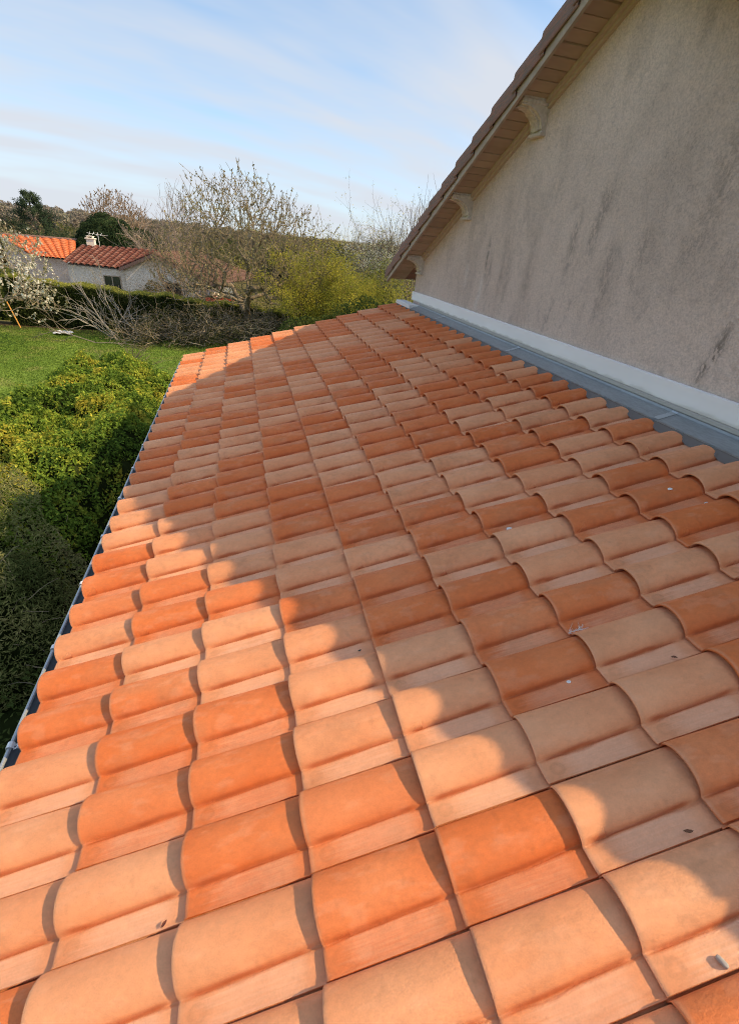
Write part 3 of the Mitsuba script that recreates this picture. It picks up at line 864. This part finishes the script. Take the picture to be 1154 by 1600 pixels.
put(hk2, bm, 'bark', color=np.clip(np.array([0.30, 0.245, 0.175]) * np.exp(np.repeat(rngb.normal(-0.2, 0.45, len(w.a)), 6))[:, None], 0, 1))
Pb, Db = w.points(rngb, 3.0, 0.12)
Pb[:, 2] = np.maximum(-2.38, Pb[:, 2] - 0.1)
put('bramble_leaves', leaves(Pb, np.array([0, 0, 1.0]) + 0 * Db, 0.06, rngb, 0.6, 0.8), 'leaf', color=leafcol(Pb, rngb, [(0.05, 0.05, 0.022), (0.11, 0.095, 0.045), (0.09, 0.11, 0.035), (0.25, 0.20, 0.12)], 1.4, 8))
tag('bramble_leaves', 'withered bramble leaves among the dead brushwood', 'leaves', kind='stuff')

# a leafless grey shrub that sprawls in front of the hedge, and the branch fallen from it
w = Wood(); rngs = np.random.default_rng(61)
for s in range(9):
    b = np.array([-3.9 + rngs.normal(0, 0.35), 21.6 + rngs.normal(0, 0.3), -2.42])
    d = np.array([rngs.uniform(-1.3, 0.5), rngs.normal(0, 0.3), rngs.uniform(0.5, 1.0)])
    w.grow(rngs, b, d, rngs.uniform(1.5, 2.3), rngs.uniform(0.018, 0.032), 0,
           [dict(n=6, kids=(4, 7), spread=0.55, len=0.55, thin=0.5, wob=0.12, up=0.01), dict(n=5, kids=(2, 5), spread=0.6, len=0.5, thin=0.55, wob=0.16), dict(n=4, wob=0.18)])
m = w.mesh(4)
k = put_thing('leafless_shrub', 'sprawling leafless shrub with pale grey branches in front of the hedge', 'shrub')
put(k, m, 'bark', color=vcol(m, rngs, (0.30, 0.27, 0.23), 0.22, 2))
w = Wood()
w.grow(rngs, (-4.6, 20.2, -2.33), (-1, 0.25, 0.12), 1.9, 0.022, 0, [dict(n=7, kids=(7, 10), spread=0.6, len=0.5, thin=0.5, wob=0.1, up=-0.01), dict(n=4, kids=(2, 4), spread=0.6, len=0.5, wob=0.15, up=0.0), dict(n=3, wob=0.2, up=0)])
w.grow(rngs, (-4.6, 20.2, -2.33), (0.9, -0.3, 0.05), 1.7, 0.018, 0, [dict(n=7, kids=(7, 10), spread=0.6, len=0.5, thin=0.5, wob=0.1, up=-0.01), dict(n=4, kids=(2, 4), spread=0.6, len=0.5, wob=0.15, up=0.0), dict(n=3, wob=0.2, up=0)])
for L in (w.a, w.b):
    for q in L: q[2] = max(q[2], float(gz(q[0], q[1])) + 0.01)
m = w.mesh(4)
k = put_thing('fallen_branch', 'bare branch lying on the lawn in front of the leafless shrub', 'branch')
put(k, m, 'bark', color=vcol(m, rngs, (0.23, 0.19, 0.14), 0.2, 2))
k = put_thing('garden_stake', 'orange wooden stake leaning at the left end of the hedge', 'stake')
m = tubes([(-8.0, 22.9, -2.45)], [(-8.35, 23.15, -1.45)], [0.028], [0.026], 8)
put(k, m, 'bark', smooth=30, color=None) if False else put(k, m, 'bark', color=vcol(m, rngs, (0.62, 0.30, 0.06), 0.1, 6))
k = put_thing('grey_stake', 'slim pale grey stake standing in front of the hedge', 'stake')
m = tubes([(-3.55, 22.5, -2.45)], [(-3.72, 22.55, -1.35)], [0.022], [0.02], 8)
put(k, m, 'bark', color=vcol(m, rngs, (0.42, 0.40, 0.37), 0.1, 6))
# a crumpled white sheet on the grass
gxs, gys2 = np.meshgrid(np.linspace(0, 1, 15), np.linspace(0, 1, 9))
sh = np.stack([-6.55 + gxs * 0.62 + 0.06 * np.sin(gys2 * 7), 21.75 + gys2 * 0.5 + 0.05 * np.sin(gxs * 9), -2.385 + 0.13 * meshkit.fbm(np.stack([gxs * 5, gys2 * 4, 0 * gxs], -1), 3, 3) * np.sin(gxs * np.pi) ** 0.5], -1)
k = put_thing('plastic_sheet', 'small crumpled white plastic sheet lying on the lawn', 'sheet')
put(k, grid(sh), 'end_cap_paint', smooth=True)

# ------------------------------------------------------------------ trees
SPEC = [dict(n=6, kids=(8, 11), spread=0.66, len=0.60, thin=0.5, wob=0.10, up=0.03, **{'from': 0.2}),
        dict(n=5, kids=(4, 6), spread=0.58, len=0.55, thin=0.5, wob=0.12, up=0.06, **{'from': 0.2}),
        dict(n=4, kids=(3, 5), spread=0.5, len=0.70, thin=0.6, wob=0.10, up=0.08), dict(n=4, wob=0.07, up=0.09, taper=0.4)]
dome_tree('budding_tree', 'wide round-crowned tree with bare branches and first leaf buds behind the brushwood', 'tree', 71, (1.15, 22.3), 1.05, (1.25, 22.3, 0.30), (3.55, 2.7, 3.45), 1650,
          (0.205, 0.16, 0.10), [(0.24, 0.20, 0.10), (0.34, 0.28, 0.14), (0.44, 0.41, 0.21)], 0.095, shoot=0.60, per=1.7, rtip=0.0062, power=0.47)
SPEC2 = [dict(n=5, kids=(6, 9), spread=0.55, len=0.6, thin=0.5, wob=0.10, up=0.03, **{'from': 0.15}), dict(n=4, kids=(4, 7), spread=0.6, len=0.55, thin=0.55, wob=0.14, up=0.03), dict(n=4, kids=(2, 4), spread=0.6, len=0.6, wob=0.15), dict(n=3, wob=0.15)]
tree('bare_thicket', 'brown leafless thicket in front of the gable of the red-roofed house', 'thicket', 72, (-1.6, 25.6), 3.3, 2.6, 12, SPEC2, (0.20, 0.145, 0.09), 0.05, [(0.20, 0.14, 0.07), (0.27, 0.2, 0.1)], 0.4, 0.05, r0=0.05, fork=0.15, leafname='bud', limb_r=0.014)
tree('birch_tree', 'tall pale leafless tree behind the ridge of the red-roofed house', 'tree', 73, (-4.3, 39.0), 7.4, 2.3, 7, SPEC2, (0.27, 0.21, 0.165), 0.10, [(0.26, 0.19, 0.13), (0.33, 0.25, 0.17)], 0.35, 0.06, r0=0.10, fork=0.5, leafname='bud', limb_r=0.03)
tree('birch_tree', 'thin leafless tree left of the wide budding tree, its twigs against the sky', 'tree', 77, (-2.6, 34.5), 6.0, 2.0, 6, SPEC2, (0.26, 0.20, 0.15), 0.09, [(0.26, 0.19, 0.13), (0.33, 0.25, 0.17)], 0.35, 0.06, r0=0.08, fork=0.4, leafname='bud', limb_r=0.03)
dome_tree('bare_oak', 'rounded brown leafless oak against the sky behind the dark evergreen', 'tree', 74, (-11.4, 62.0), 2.6, (-11.4, 62.0, 1.6), (3.1, 2.6, 2.7), 700, (0.30, 0.22, 0.155), [(0.30, 0.21, 0.13), (0.38, 0.28, 0.18)], 0.16, shoot=0.5, per=2.2, rtip=0.011)
for k_, (lab, x, y, h, sp) in enumerate([('rounded willow with yellow-green young leaves right of the budding tree', 3.9, 20.8, 4.3, 1.9), ('lower willow with yellow-green leaves nearest the gable house', 5.3, 19.6, 3.5, 1.8)]):
    tree('willow_bush', lab, 'willow', 81 + k_, (x, y), h, sp, 14, SPEC2, (0.17, 0.14, 0.06), 0.062, [(0.23, 0.25, 0.04), (0.38, 0.37, 0.055), (0.55, 0.47, 0.07)], 7.5, 0.10, r0=0.05, fork=0.12, limb_r=0.014)
tree('plum_tree', 'slender plum tree in white blossom beside the tip of the eaves', 'tree', 84, (8.4, 26.5), 6.6, 1.7, 10, SPEC2, (0.16, 0.13, 0.10), 0.085, [(0.58, 0.60, 0.42), (0.75, 0.75, 0.64)], 1.3, 0.08, r0=0.07, fork=0.3, leafname='blossom', limb_r=0.018)
tree('blackthorn_bush', 'low bush covered in white blossom right of the willows', 'bush', 85, (7.4, 25.4), 5.2, 2.4, 13, SPEC2, (0.16, 0.13, 0.10), 0.08, [(0.26, 0.29, 0.13), (0.52, 0.53, 0.40), (0.72, 0.72, 0.62)], 2.0, 0.12, r0=0.05, fork=0.15, leafname='blossom', limb_r=0.016)
tree('young_ash', 'young leafless tree whose shoots rise above the tiled verge', 'tree', 86, (8.5, 22.0), 6.9, 1.3, 7, [dict(n=6, kids=(6, 9), spread=0.42, len=0.5, thin=0.5, wob=0.05, up=0.10), dict(n=5, kids=(2, 4), spread=0.4, len=0.5, wob=0.06, up=0.1), dict(n=4, wob=0.06, up=0.1)], (0.18, 0.14, 0.11), 0.05, [(0.25, 0.2, 0.13)], 0.5, 0.03, r0=0.06, fork=0.4, leafname='bud')
dome_tree('cherry_tree', 'spreading cherry in white blossom at the left edge in front of the orange roof', 'tree', 87, (-7.7, 19.6), 0.8, (-7.4, 19.6, -0.55), (2.3, 1.9, 2.2), 800, (0.24, 0.19, 0.13),
          [(0.26, 0.24, 0.12), (0.40, 0.37, 0.22), (0.78, 0.75, 0.62), (0.86, 0.84, 0.76)], 0.085, shoot=0.30, per=1.6, leafname='blossom', aspect=0.8)
shrub('laurel_bush', 'dark glossy laurel behind the far edge of the tiled roof', 'bush', 91, [((5.0, 15.2, -2.4), (2.2, 1.5, 2.75), 2.2, 22000), ((2.9, 15.6, -2.4), (1.4, 1.2, 2.0), 2.2, 12000)], 0.085, DARKG + [(0.12, 0.13, 0.03)], twigs=40)
shrub('conifer_bush', 'mid-green bushy conifer behind the hedge left of the white wall', 'bush', 92, [((-9.9, 28.5, -3.0), (1.7, 1.2, 2.35), 2.2, 14000)], 0.10, [(0.06, 0.085, 0.02), (0.12, 0.15, 0.03), (0.18, 0.19, 0.04)])
shrub('holm_oak', 'dense dark round evergreen behind the red-roofed house', 'tree', 93, [((-9.2, 47, -0.7), (2.7, 2.4, 2.7), 2.0, 30000), ((-7.2, 47.5, -0.9), (2.3, 2, 2.2), 2.0, 18000)], 0.17, [(0.025, 0.045, 0.022), (0.05, 0.08, 0.034), (0.085, 0.12, 0.05)])
shrub('hazel_bush', 'brown-olive bushy hazel filling the gap behind the budding tree', 'bush', 96, [((1.6, 26.6, -3.1), (2.4, 1.3, 2.5), 2.2, 9000), ((4.6, 26.8, -3.1), (2.0, 1.3, 2.7), 2.2, 9000)], 0.10, [(0.13, 0.14, 0.04), (0.24, 0.24, 0.07), (0.34, 0.29, 0.10)], twigs=200, jit=1.0, lump=0.3)
for q, (x_, y_, r_, h_, lab_) in enumerate([(5.6, 52, 2.6, 4.7, 'grey-green field tree left of the pair behind the willows'), (10.2, 49, 2.3, 4.9, 'grey-green field tree right of the pair behind the willows'),
                                            (15.0, 51, 3.0, 5.6, 'broad olive field tree half hidden by the eaves tip')]):
    zb = float(gz(x_, y_))
    shrub('field_tree', lab_, 'tree', 130 + q, [((x_, y_, zb + h_ * 0.5), (r_, r_ * 0.8, h_ * 0.5), 2.0, 5200), ((x_ + r_ * 0.8, y_ + 1, zb + h_ * 0.42), (r_ * 0.8, r_ * 0.7, h_ * 0.42), 2.0, 3600)], 0.22,
          [(0.11, 0.12, 0.06), (0.18, 0.18, 0.09), (0.25, 0.22, 0.13)], lump=0.4, jit=1.0, freq=0.7)
shrub('privet_bush', 'mid-green bush under the blossom right of the willows', 'bush', 97, [((7.6, 24.0, -2.6), (2.8, 1.3, 3.7), 2.2, 16000), ((6.3, 23.2, -2.6), (1.5, 1.1, 3.0), 2.2, 7000)], 0.10, [(0.10, 0.13, 0.035), (0.20, 0.23, 0.06), (0.32, 0.32, 0.11)], twigs=120, jit=1.0, lump=0.25)
shrub('small_yew', 'small olive bush against the gable of the red-roofed house', 'bush', 94, [((-3.55, 28.6, -3.0), (0.85, 0.6, 2.1), 2.0, 9000)], 0.07, [(0.07, 0.065, 0.02), (0.13, 0.11, 0.03), (0.17, 0.15, 0.05)])

# the pine: whorls of drooping branches with needle tufts
rngc = np.random.default_rng(95)
pk = put_thing('pine_tree', 'tall dark blue-green pine standing behind the orange roof', 'tree')
bx, by = -16.6, 55.0
bz = float(gz(bx, by))
w = Wood(); w.limb(rngc, (bx, by, bz), (-0.05, 0, 1), 6.5, 0.2, 8, 0.02, 0.02, 0.2)
stem = np.array(w.a + [w.b[-1]])
tm = w.mesh(7)
w2 = Wood()
for wh in range(11):                         # whorls of nearly level boughs, shorter towards a thin leader
    t = 0.20 + 0.80 * wh / 10.5
    for q in range(rngc.integers(5, 8)):
        tq = t + rngc.normal(0, 0.012)
        p = stem[0] + (stem[-1] - stem[0]) * min(tq, 0.99)
        L = (1.03 - t) * 4.5 * rngc.uniform(0.55, 1.15) + 0.15
        az = rngc.uniform(0, 6.28)
        w2.grow(rngc, p, (math.cos(az), math.sin(az), 0.18 + 0.3 * t), L, 0.03, 0, [dict(n=5, kids=(5, 8), spread=0.6, len=0.32, thin=0.5, wob=0.06, up=0.02), dict(n=3, wob=0.1, up=0.05)])
put(pk + '__trunk', tm, 'bark', smooth=True, color=vcol(tm, rngc, (0.12, 0.09, 0.07), 0.2, 2))
m = w2.mesh(3); put(pk + '__branches', m, 'bark', color=vcol(m, rngc, (0.10, 0.085, 0.06), 0.2, 2)); tag(pk + '__branches', kind='stuff')
Pn, Dn = w2.points(rngc, 9.0, 0.11)
put(pk + '__needles', leaves(Pn, Dn, 0.20, rngc, 0.28, 1.0), 'leaf', color=leafcol(Pn, rngc, [(0.035, 0.06, 0.036), (0.065, 0.10, 0.055), (0.10, 0.14, 0.075)], 0.6, 6)); tag(pk + '__needles', kind='stuff')


# ------------------------------------------------------------------ the neighbours' houses
def frame(o, yaw):
    c, s = math.cos(yaw), math.sin(yaw)
    return lambda v: np.stack([o[0] + v[..., 0] * c - v[..., 1] * s, o[1] + v[..., 0] * s + v[..., 1] * c, o[2] + v[..., 2]], -1)


def wave_roof(e0, e1, r0, r1, pitch=0.24, h=0.06, steps=8):
    """Canal tiles between an eave line e0-e1 and a ridge line r0-r1: round covers and hollow channels, stepped at every course."""
    e0, e1, r0, r1 = map(lambda v: np.asarray(v, float), (e0, e1, r0, r1))
    n = max(3, int(np.linalg.norm(e1 - e0) / pitch))
    u = np.linspace(0, 1, n * 6 + 1)
    nn = np.cross(e1 - e0, r0 - e0); nn /= np.linalg.norm(nn); nn *= np.sign(nn[2])
    prof = np.abs(np.sin(u * n * np.pi)) ** 0.8 * h
    rows = []
    for k in range(steps):
        for t, l in ((k / steps, 0.03), ((k + 0.999) / steps, 0.0)):
            base = (e0 + (e1 - e0) * u[:, None]) * (1 - t) + (r0 + (r1 - r0) * u[:, None]) * t
            rows.append(base + nn * (prof + l)[:, None])
    return grid(np.stack(rows, 0)), n, u


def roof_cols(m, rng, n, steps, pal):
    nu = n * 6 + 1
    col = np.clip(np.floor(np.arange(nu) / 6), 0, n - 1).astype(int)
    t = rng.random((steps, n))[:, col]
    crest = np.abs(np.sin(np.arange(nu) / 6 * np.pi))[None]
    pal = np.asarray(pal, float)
    t = np.repeat(np.clip(0.25 * t + 0.72 * crest ** 1.5 + 0.0, 0, 1), 2, 0).ravel()  # covers paler, channels darker: stripes of light and shade put into the colour
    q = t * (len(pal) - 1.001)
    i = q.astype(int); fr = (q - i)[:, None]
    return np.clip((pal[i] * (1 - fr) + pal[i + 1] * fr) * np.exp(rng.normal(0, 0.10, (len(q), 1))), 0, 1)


def coltag(m, c):
    return np.tile(np.asarray(c, float), (len(m[0]), 1))


rngn = np.random.default_rng(101)
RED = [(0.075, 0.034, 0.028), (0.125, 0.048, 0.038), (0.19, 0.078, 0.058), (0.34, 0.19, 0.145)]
n1 = put_thing('red_roofed_house', 'low cream-walled house with dark red canal tiles and a short chimney, behind the hedge', 'house')
gh = float(gz(-5, 31)) - 0.2
# main body: eave towards the lawn, ridge parallel to it; the wing's gable looks towards the camera
ev0, ev1 = np.array([-8.45, 31.1, -0.47]), np.array([-5.30, 30.6, -0.55])
rd0, rd1 = np.array([-8.25, 34.9, 0.29]), np.array([-4.5, 34.3, 0.36])
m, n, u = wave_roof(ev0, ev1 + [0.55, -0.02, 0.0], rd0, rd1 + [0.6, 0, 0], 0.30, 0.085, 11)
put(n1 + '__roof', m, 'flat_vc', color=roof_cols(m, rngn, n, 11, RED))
pk_, rt0, rt1 = np.array([-3.62, 30.2, 0.36]), np.array([-0.35, 29.6, -0.86]), np.array([2.2, 36.0, -0.86])
pk2 = np.array([-1.9, 37.2, 0.40])
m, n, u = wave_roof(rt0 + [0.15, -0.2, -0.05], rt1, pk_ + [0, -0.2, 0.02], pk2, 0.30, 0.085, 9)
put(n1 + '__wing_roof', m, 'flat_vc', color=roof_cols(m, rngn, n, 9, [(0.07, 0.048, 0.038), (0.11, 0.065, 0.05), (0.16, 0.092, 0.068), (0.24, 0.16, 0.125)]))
lf0 = np.array([-5.45, 30.6, -0.42])
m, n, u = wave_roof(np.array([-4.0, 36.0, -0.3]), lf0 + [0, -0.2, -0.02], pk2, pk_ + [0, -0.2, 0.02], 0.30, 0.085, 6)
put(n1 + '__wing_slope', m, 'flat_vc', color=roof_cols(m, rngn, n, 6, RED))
wl = [hexa([[-8.2, 31.35, gh], [-5.2, 30.85, gh], [-5.0, 35.2, gh], [-7.9, 35.6, gh], [-8.2, 31.35, -0.53], [-5.2, 30.85, -0.60], [-5.0, 34.4, 0.20], [-7.9, 34.8, 0.18]])]
gab = np.array([[-5.2, 30.60, gh], [-0.55, 29.85, gh], [-0.55, 29.85, -0.80], [-3.62, 30.345, 0.32], [-5.2, 30.60, -0.36]])
gb2 = gab + np.array([1.0, 5.6, 0])
gm = (np.vstack([gab, gb2]), np.array([[0, 1, 2], [0, 2, 3], [0, 3, 4], [5, 7, 6], [5, 8, 7], [5, 9, 8], [0, 5, 6], [0, 6, 1], [1, 6, 7], [1, 7, 2], [4, 9, 5], [4, 5, 0]]))


def plaster_color(p, n, uv):
    return mix((0.74, 0.64, 0.53), (0.84, 0.75, 0.64), fbm(p.x * 1.3, p.z * 1.8, p.y, octaves=4))


scene['cream_plaster'] = P_(proc(plaster_color), 0.85)  #
scene['window_dark'] = P_((0.03, 0.032, 0.035), 0.15, specular=0.7)
scene['white_paint'] = P_((0.74, 0.73, 0.70), 0.5)
scene['red_paint'] = P_((0.50, 0.05, 0.05), 0.5)
put(n1 + '__wall', cat(wl[0], gm), 'cream_plaster')
# verge boards of the gable
for a_, b_ in ((pk_ + [0, -0.22, -0.02], rt0 + [0.15, -0.22, -0.09]), (lf0 + [0, -0.22, -0.06], pk_ + [0, -0.22, -0.02])):
    d_ = b_ - a_
    put(n1 + '__verge', hexa([a_ + [0, 0, -0.13], b_ + [0, 0, -0.13], b_ + [0, 0.2, -0.13], a_ + [0, 0.2, -0.13], a_ + [0, 0, 0.03], b_ + [0, 0, 0.03], b_ + [0, 0.2, 0.03], a_ + [0, 0.2, 0.03]]), 'old_tile')


def window(parent, c, ux, wd, ht, shut=False):
    ux = nrm(np.array([ux[0], ux[1], 0.0])); nz = np.array([0, 0, 1.0]); out = np.array([ux[1], -ux[0], 0.0])
    def q(x0, x1, z0, z1, d0, d1):
        c = np.asarray(cc)
        return hexa([c + ux * x + nz * z + out * d for z in (z0, z1) for x, d in ((x0, d1), (x1, d1), (x1, d0), (x0, d0))])
    cc = c
    k = put(parent + '__window', q(-wd / 2, wd / 2, -ht / 2, ht / 2, -0.05, 0.012), 'window_dark')
    fr = [q(-wd / 2 - 0.05, -wd / 2, -ht / 2, ht / 2, -0.02, 0.03), q(wd / 2, wd / 2 + 0.05, -ht / 2, ht / 2, -0.02, 0.03), q(-wd / 2 - 0.05, wd / 2 + 0.05, ht / 2, ht / 2 + 0.05, -0.02, 0.03),
          q(-0.02, 0.02, -ht / 2, ht / 2, 0.013, 0.025)]
    put(k + '__frame', cat(*fr), 'trim_wood')
    put(k + '__sill', q(-wd / 2 - 0.08, wd / 2 + 0.08, -ht / 2 - 0.07, -ht / 2, -0.02, 0.08), 'cream_plaster')
    return k


fr1 = np.array([3.0, -0.5])
window(n1, np.array([-5.98, 30.975, -1.32]), fr1, 0.82, 0.75)
fr2 = np.array([4.65, -0.75])
window(n1, np.array([-2.75, 30.2, -1.38]), fr2, 0.8, 0.75)
put(n1 + '__chimney', cat(bbox(-7.85, -7.42, 34.6, 35.0, -0.1, 0.66, 0.01), bbox(-7.90, -7.37, 34.55, 35.05, 0.66, 0.72, 0.01), bbox(-7.83, -7.44, 34.62, 34.98, 0.79, 0.83, 0.01), bbox(-7.80, -7.75, 34.64, 34.96, 0.72, 0.79, 0.004), bbox(-7.52, -7.47, 34.64, 34.96, 0.72, 0.79, 0.004)), 'cream_plaster')
an_ = tubes([(-7.2, 34.8, 0.2), (-7.75, 34.6, 0.98), (-7.62, 34.55, 0.89), (-7.42, 34.5, 0.89), (-7.22, 34.5, 0.88), (-7.02, 34.5, 0.88)],
            [(-7.2, 34.8, 1.0), (-6.7, 34.9, 0.90), (-7.62, 34.9, 1.05), (-7.42, 34.95, 1.05), (-7.22, 35.0, 1.04), (-7.02, 35.0, 1.02)], [0.014] + [0.008] * 5, [0.014] + [0.008] * 5, 5)
put(n1 + '__aerial', an_, 'clip_metal')
# white shutter boards and a red bench seen between the stems
put(n1 + '__shutter', bbox(-0.95, -0.62, 29.76, 29.84, -1.75, -0.95, 0.006), 'white_paint')
tag(n1 + '__shutter', 'white shutter at the right end of the gable wall')
gs = float(gz(-0.4, 28.4))
k = put_thing('red_bench', 'small red bench between the hedge and the cream-walled house', 'bench')
put(k + '__seat', bbox(-1.0, 0.5, 28.1, 28.5, -1.86, -1.72, 0.01), 'red_paint')
put(k + '__backrest', bbox(-1.0, 0.5, 28.52, 28.57, -1.66, -1.36, 0.01), 'red_paint')
for x_ in (-0.92, 0.38):
    put(k + '__leg', bbox(x_, x_ + 0.05, 28.15, 28.45, gs, -1.862, 0.004), 'window_dark')

ORANGE = [(0.50, 0.125, 0.05), (0.66, 0.18, 0.07), (0.72, 0.22, 0.09), (0.78, 0.29, 0.14)]
n2 = put_thing('orange_roofed_house', 'house with a bright orange tiled roof left of the red-roofed house', 'house')
m, n, u = wave_roof((-13.4, 42.2, -0.98), (-10.6, 41.6, -1.0), (-16.9, 46.5, 0.05), (-11.4, 46.0, 0.10), 0.30, 0.07, 11)
put(n2 + '__roof', m, 'flat_vc', color=roof_cols(m, rngn, n, 11, ORANGE))
put(n2 + '__roof__ridge', tubes([(-16.95, 46.5, 0.09)], [(-11.3, 46.0, 0.14)], [0.11], [0.11], 10), 'old_tile', smooth=40)
gw = float(gz(-12, 44))
put(n2 + '__wall', (np.array([[-13.6, 42.6, gw], [-10.8, 42.0, gw], [-11.5, 46.0, gw], [-16.7, 46.5, gw], [-13.6, 42.6, -1.02], [-10.8, 42.0, -1.04], [-11.5, 46.0, -0.0], [-16.7, 46.5, -0.02]]),
                    np.array([[4, 5, 1], [4, 1, 0], [5, 6, 2], [5, 2, 1], [7, 4, 0], [7, 0, 3], [6, 7, 3], [6, 3, 2]])), 'roughcast')
put(n2 + '__porch', cat(bbox(-10.9, -9.7, 40.9, 41.9, -1.12, -1.0, 0.01), bbox(-10.8, -9.8, 41.0, 41.9, gw, -1.125, 0.01)), 'white_paint')

# ------------------------------------------------------------------ woods
def wood_mass(key, label, n, fx, pal, leaf, seed, size):
    """A far-off wood: many clumps of small faces over stems, read as one mass."""
    rng = np.random.default_rng(seed)
    Ps = []
    for _ in range(n):
        x, y = fx(rng)
        h = size * rng.uniform(0.7, 1.25)
        c = (x, y, float(gz(x, y)) + h * 0.55)
        P, N = blob(rng, 210, c, (h * 0.42, h * 0.42, h * 0.52), 2.0, lump=0.3, freq=2.5 / size, seed=seed, depth=0.4)
        Ps.append(P)
    P = np.vstack(Ps)
    m = leaves(P, np.array([0, 0, 0.6]) + np.zeros_like(P), leaf, rng, 0.6, 0.9)
    k = put_thing(key, label, 'wood')
    labels[k]['kind'] = 'stuff'
    put(k, m, 'leaf', color=leafcol(P, rng, pal, 0.7 / size, seed))


HAZED_BROWN = [(0.24, 0.21, 0.17), (0.29, 0.245, 0.195), (0.32, 0.275, 0.22), (0.25, 0.26, 0.18), (0.31, 0.275, 0.21)]  # leafless brown, greyed to put the haze of distance into the colour
wood_mass('hill_wood', 'brown leafless wood covering the low hill on the left horizon', 700, lambda r: (r.uniform(-330, 30), r.uniform(240, 470)), HAZED_BROWN, 1.3, 111, 6.0)
wood_mass('far_wood', 'low hazy line of trees on the horizon behind the willows', 170, lambda r: (r.uniform(-40, 130), r.uniform(150, 300)), [(0.16, 0.155, 0.10), (0.22, 0.20, 0.13), (0.20, 0.16, 0.115)], 1.1, 112, 6.0)
wood_mass('field_thicket', 'scrubby olive thicket in the fields behind the houses', 150, lambda r: (r.uniform(-30, 22), r.uniform(64, 105)), [(0.10, 0.11, 0.04), (0.17, 0.16, 0.07), (0.23, 0.17, 0.10)], 0.5, 113, 4.0)

# ------------------------------------------------------------------ small things lying on the tiles
def tile_spot(i, j, la, lb, h):
    return roofpt(i * EX + la, j * TW + lb, h)


rngd = np.random.default_rng(121)


def dropping(label, pos, r):
    k = put_thing('bird_dropping', label, 'bird dropping', None)
    m = trimesh.creation.icosphere(2)
    v = np.array(m.vertices)
    v = v * (1 + 0.35 * (meshkit.noise(v * 2.2 + rngd.uniform(0, 50), 1)[:, None] - 0.5)) * np.array([r * 1.25, r, r * 0.28])
    nx = np.array([CT, 0, ST]); nz = np.array([-ST, 0, CT])
    put(k, (pos + v[:, :1] * nx + v[:, 1:2] * [0, 1, 0] + v[:, 2:3] * nz, np.array(m.faces)), 'white_paint', smooth=True)


dropping('round white bird dropping in the pan of a dark tile right of the middle', tile_spot(6, 6, 0.118, 0.020, 0.016), 0.012)
dropping('small white bird dropping on the barrel of a dark tile near the flashing', tile_spot(8, 5, 0.206, 0.125, 0.056), 0.010)
dropping('white bird dropping in the joint beside a dark tile near the flashing', tile_spot(8, 4, 0.298, 0.218, 0.016), 0.011)
dropping('tiny white bird dropping beside the pale tile with the feather', tile_spot(5, 2, 0.247, 0.057, 0.008), 0.006)


def chip(key, label, category, pos, L, W, Hh, yaw, bsdf, col=None):
    k = put_thing(key, label, category)
    c = trimesh.creation.icosphere(2)
    v = np.array(c.vertices); v = np.sign(v) * np.abs(v) ** 0.6
    if key == 'dead_leaf':                   # pointed at both ends, edges rolled up
        v[:, 1] *= np.clip(1 - v[:, 0] ** 2, 0.03, 1) ** 0.8
        v[:, 2] = 0.22 * v[:, 2] + 1.1 * v[:, 1] ** 2 + 0.5 * v[:, 0] ** 2
        v[:, 1] += 0.35 * v[:, 0] ** 2
    v *= np.array([L, W, Hh]) / 2
    v += 0.12 * Hh * (meshkit.noise(v * 200, 2)[:, None] - 0.5)
    cx, sx = math.cos(yaw), math.sin(yaw)
    nx = np.array([CT, 0, ST]); nz = np.array([-ST, 0, CT]); ny = np.array([0, 1.0, 0])
    e1, e2 = nx * cx + ny * sx, -nx * sx + ny * cx
    m = (pos + v[:, :1] * e1 + v[:, 1:2] * e2 + v[:, 2:3] * nz, np.array(c.faces))
    put(k, m, bsdf, smooth=True, color=None if col is None else vcol(m, rngd, col, 0.2, 90))


chip('stone_chip', 'grey stone chip in the pan of a pale sunlit tile at the lower right', 'stone', tile_spot(5, -1, 0.146, 0.016, 0.0145), 0.026, 0.012, 0.013, 1.9, 'bark', (0.36, 0.33, 0.29))
chip('dead_leaf', 'curled brown dead leaf on a pale tile right of the sunlit patch', 'leaf', tile_spot(5, 0, 0.268, 0.014, 0.013), 0.026, 0.009, 0.007, -0.3, 'bark', (0.16, 0.07, 0.035))
chip('dead_leaf', 'red-brown dead leaf in the joint of two shaded pale tiles right of the feather', 'leaf', tile_spot(6, 2, 0.262, 0.012, 0.013), 0.022, 0.009, 0.006, 2.6, 'bark', (0.14, 0.055, 0.03))
chip('dead_leaf', 'tiny red-brown leaf scrap at the joint of two sunlit tiles, lower left', 'leaf', tile_spot(1, 1, 0.303, 0.010, 0.013), 0.022, 0.009, 0.007, 0.8, 'bark', (0.18, 0.05, 0.03))
chip('dead_leaf', 'black leaf scrap in the pan of a tile on the edge of the shadow', 'leaf', tile_spot(3, 4, 0.297, 0.025, 0.009), 0.016, 0.008, 0.005, 0.1, 'bark', (0.06, 0.045, 0.04))
# a small downy feather caught on a nose
k = put_thing('feather', 'small downy white feather caught on the nose of a pale tile', 'feather')
fp0 = tile_spot(6, 3, -0.004, 0.006, 0.022)
a_, b_ = [], []
for q in range(60):
    t = rngd.random()
    s0 = fp0 + np.array([0.055 * t, -0.012 * math.sin(t * 3), 0.018 * math.sin(t * 3.1) + 0.012 * t])
    a_.append(s0); b_.append(s0 + rngd.normal(0, 0.010, 3) + [0.004, 0.0, 0.007])
m = tubes(a_, b_, [0.0008] * 60, [0.0005] * 60, 3)
put(k, m, 'white_paint')
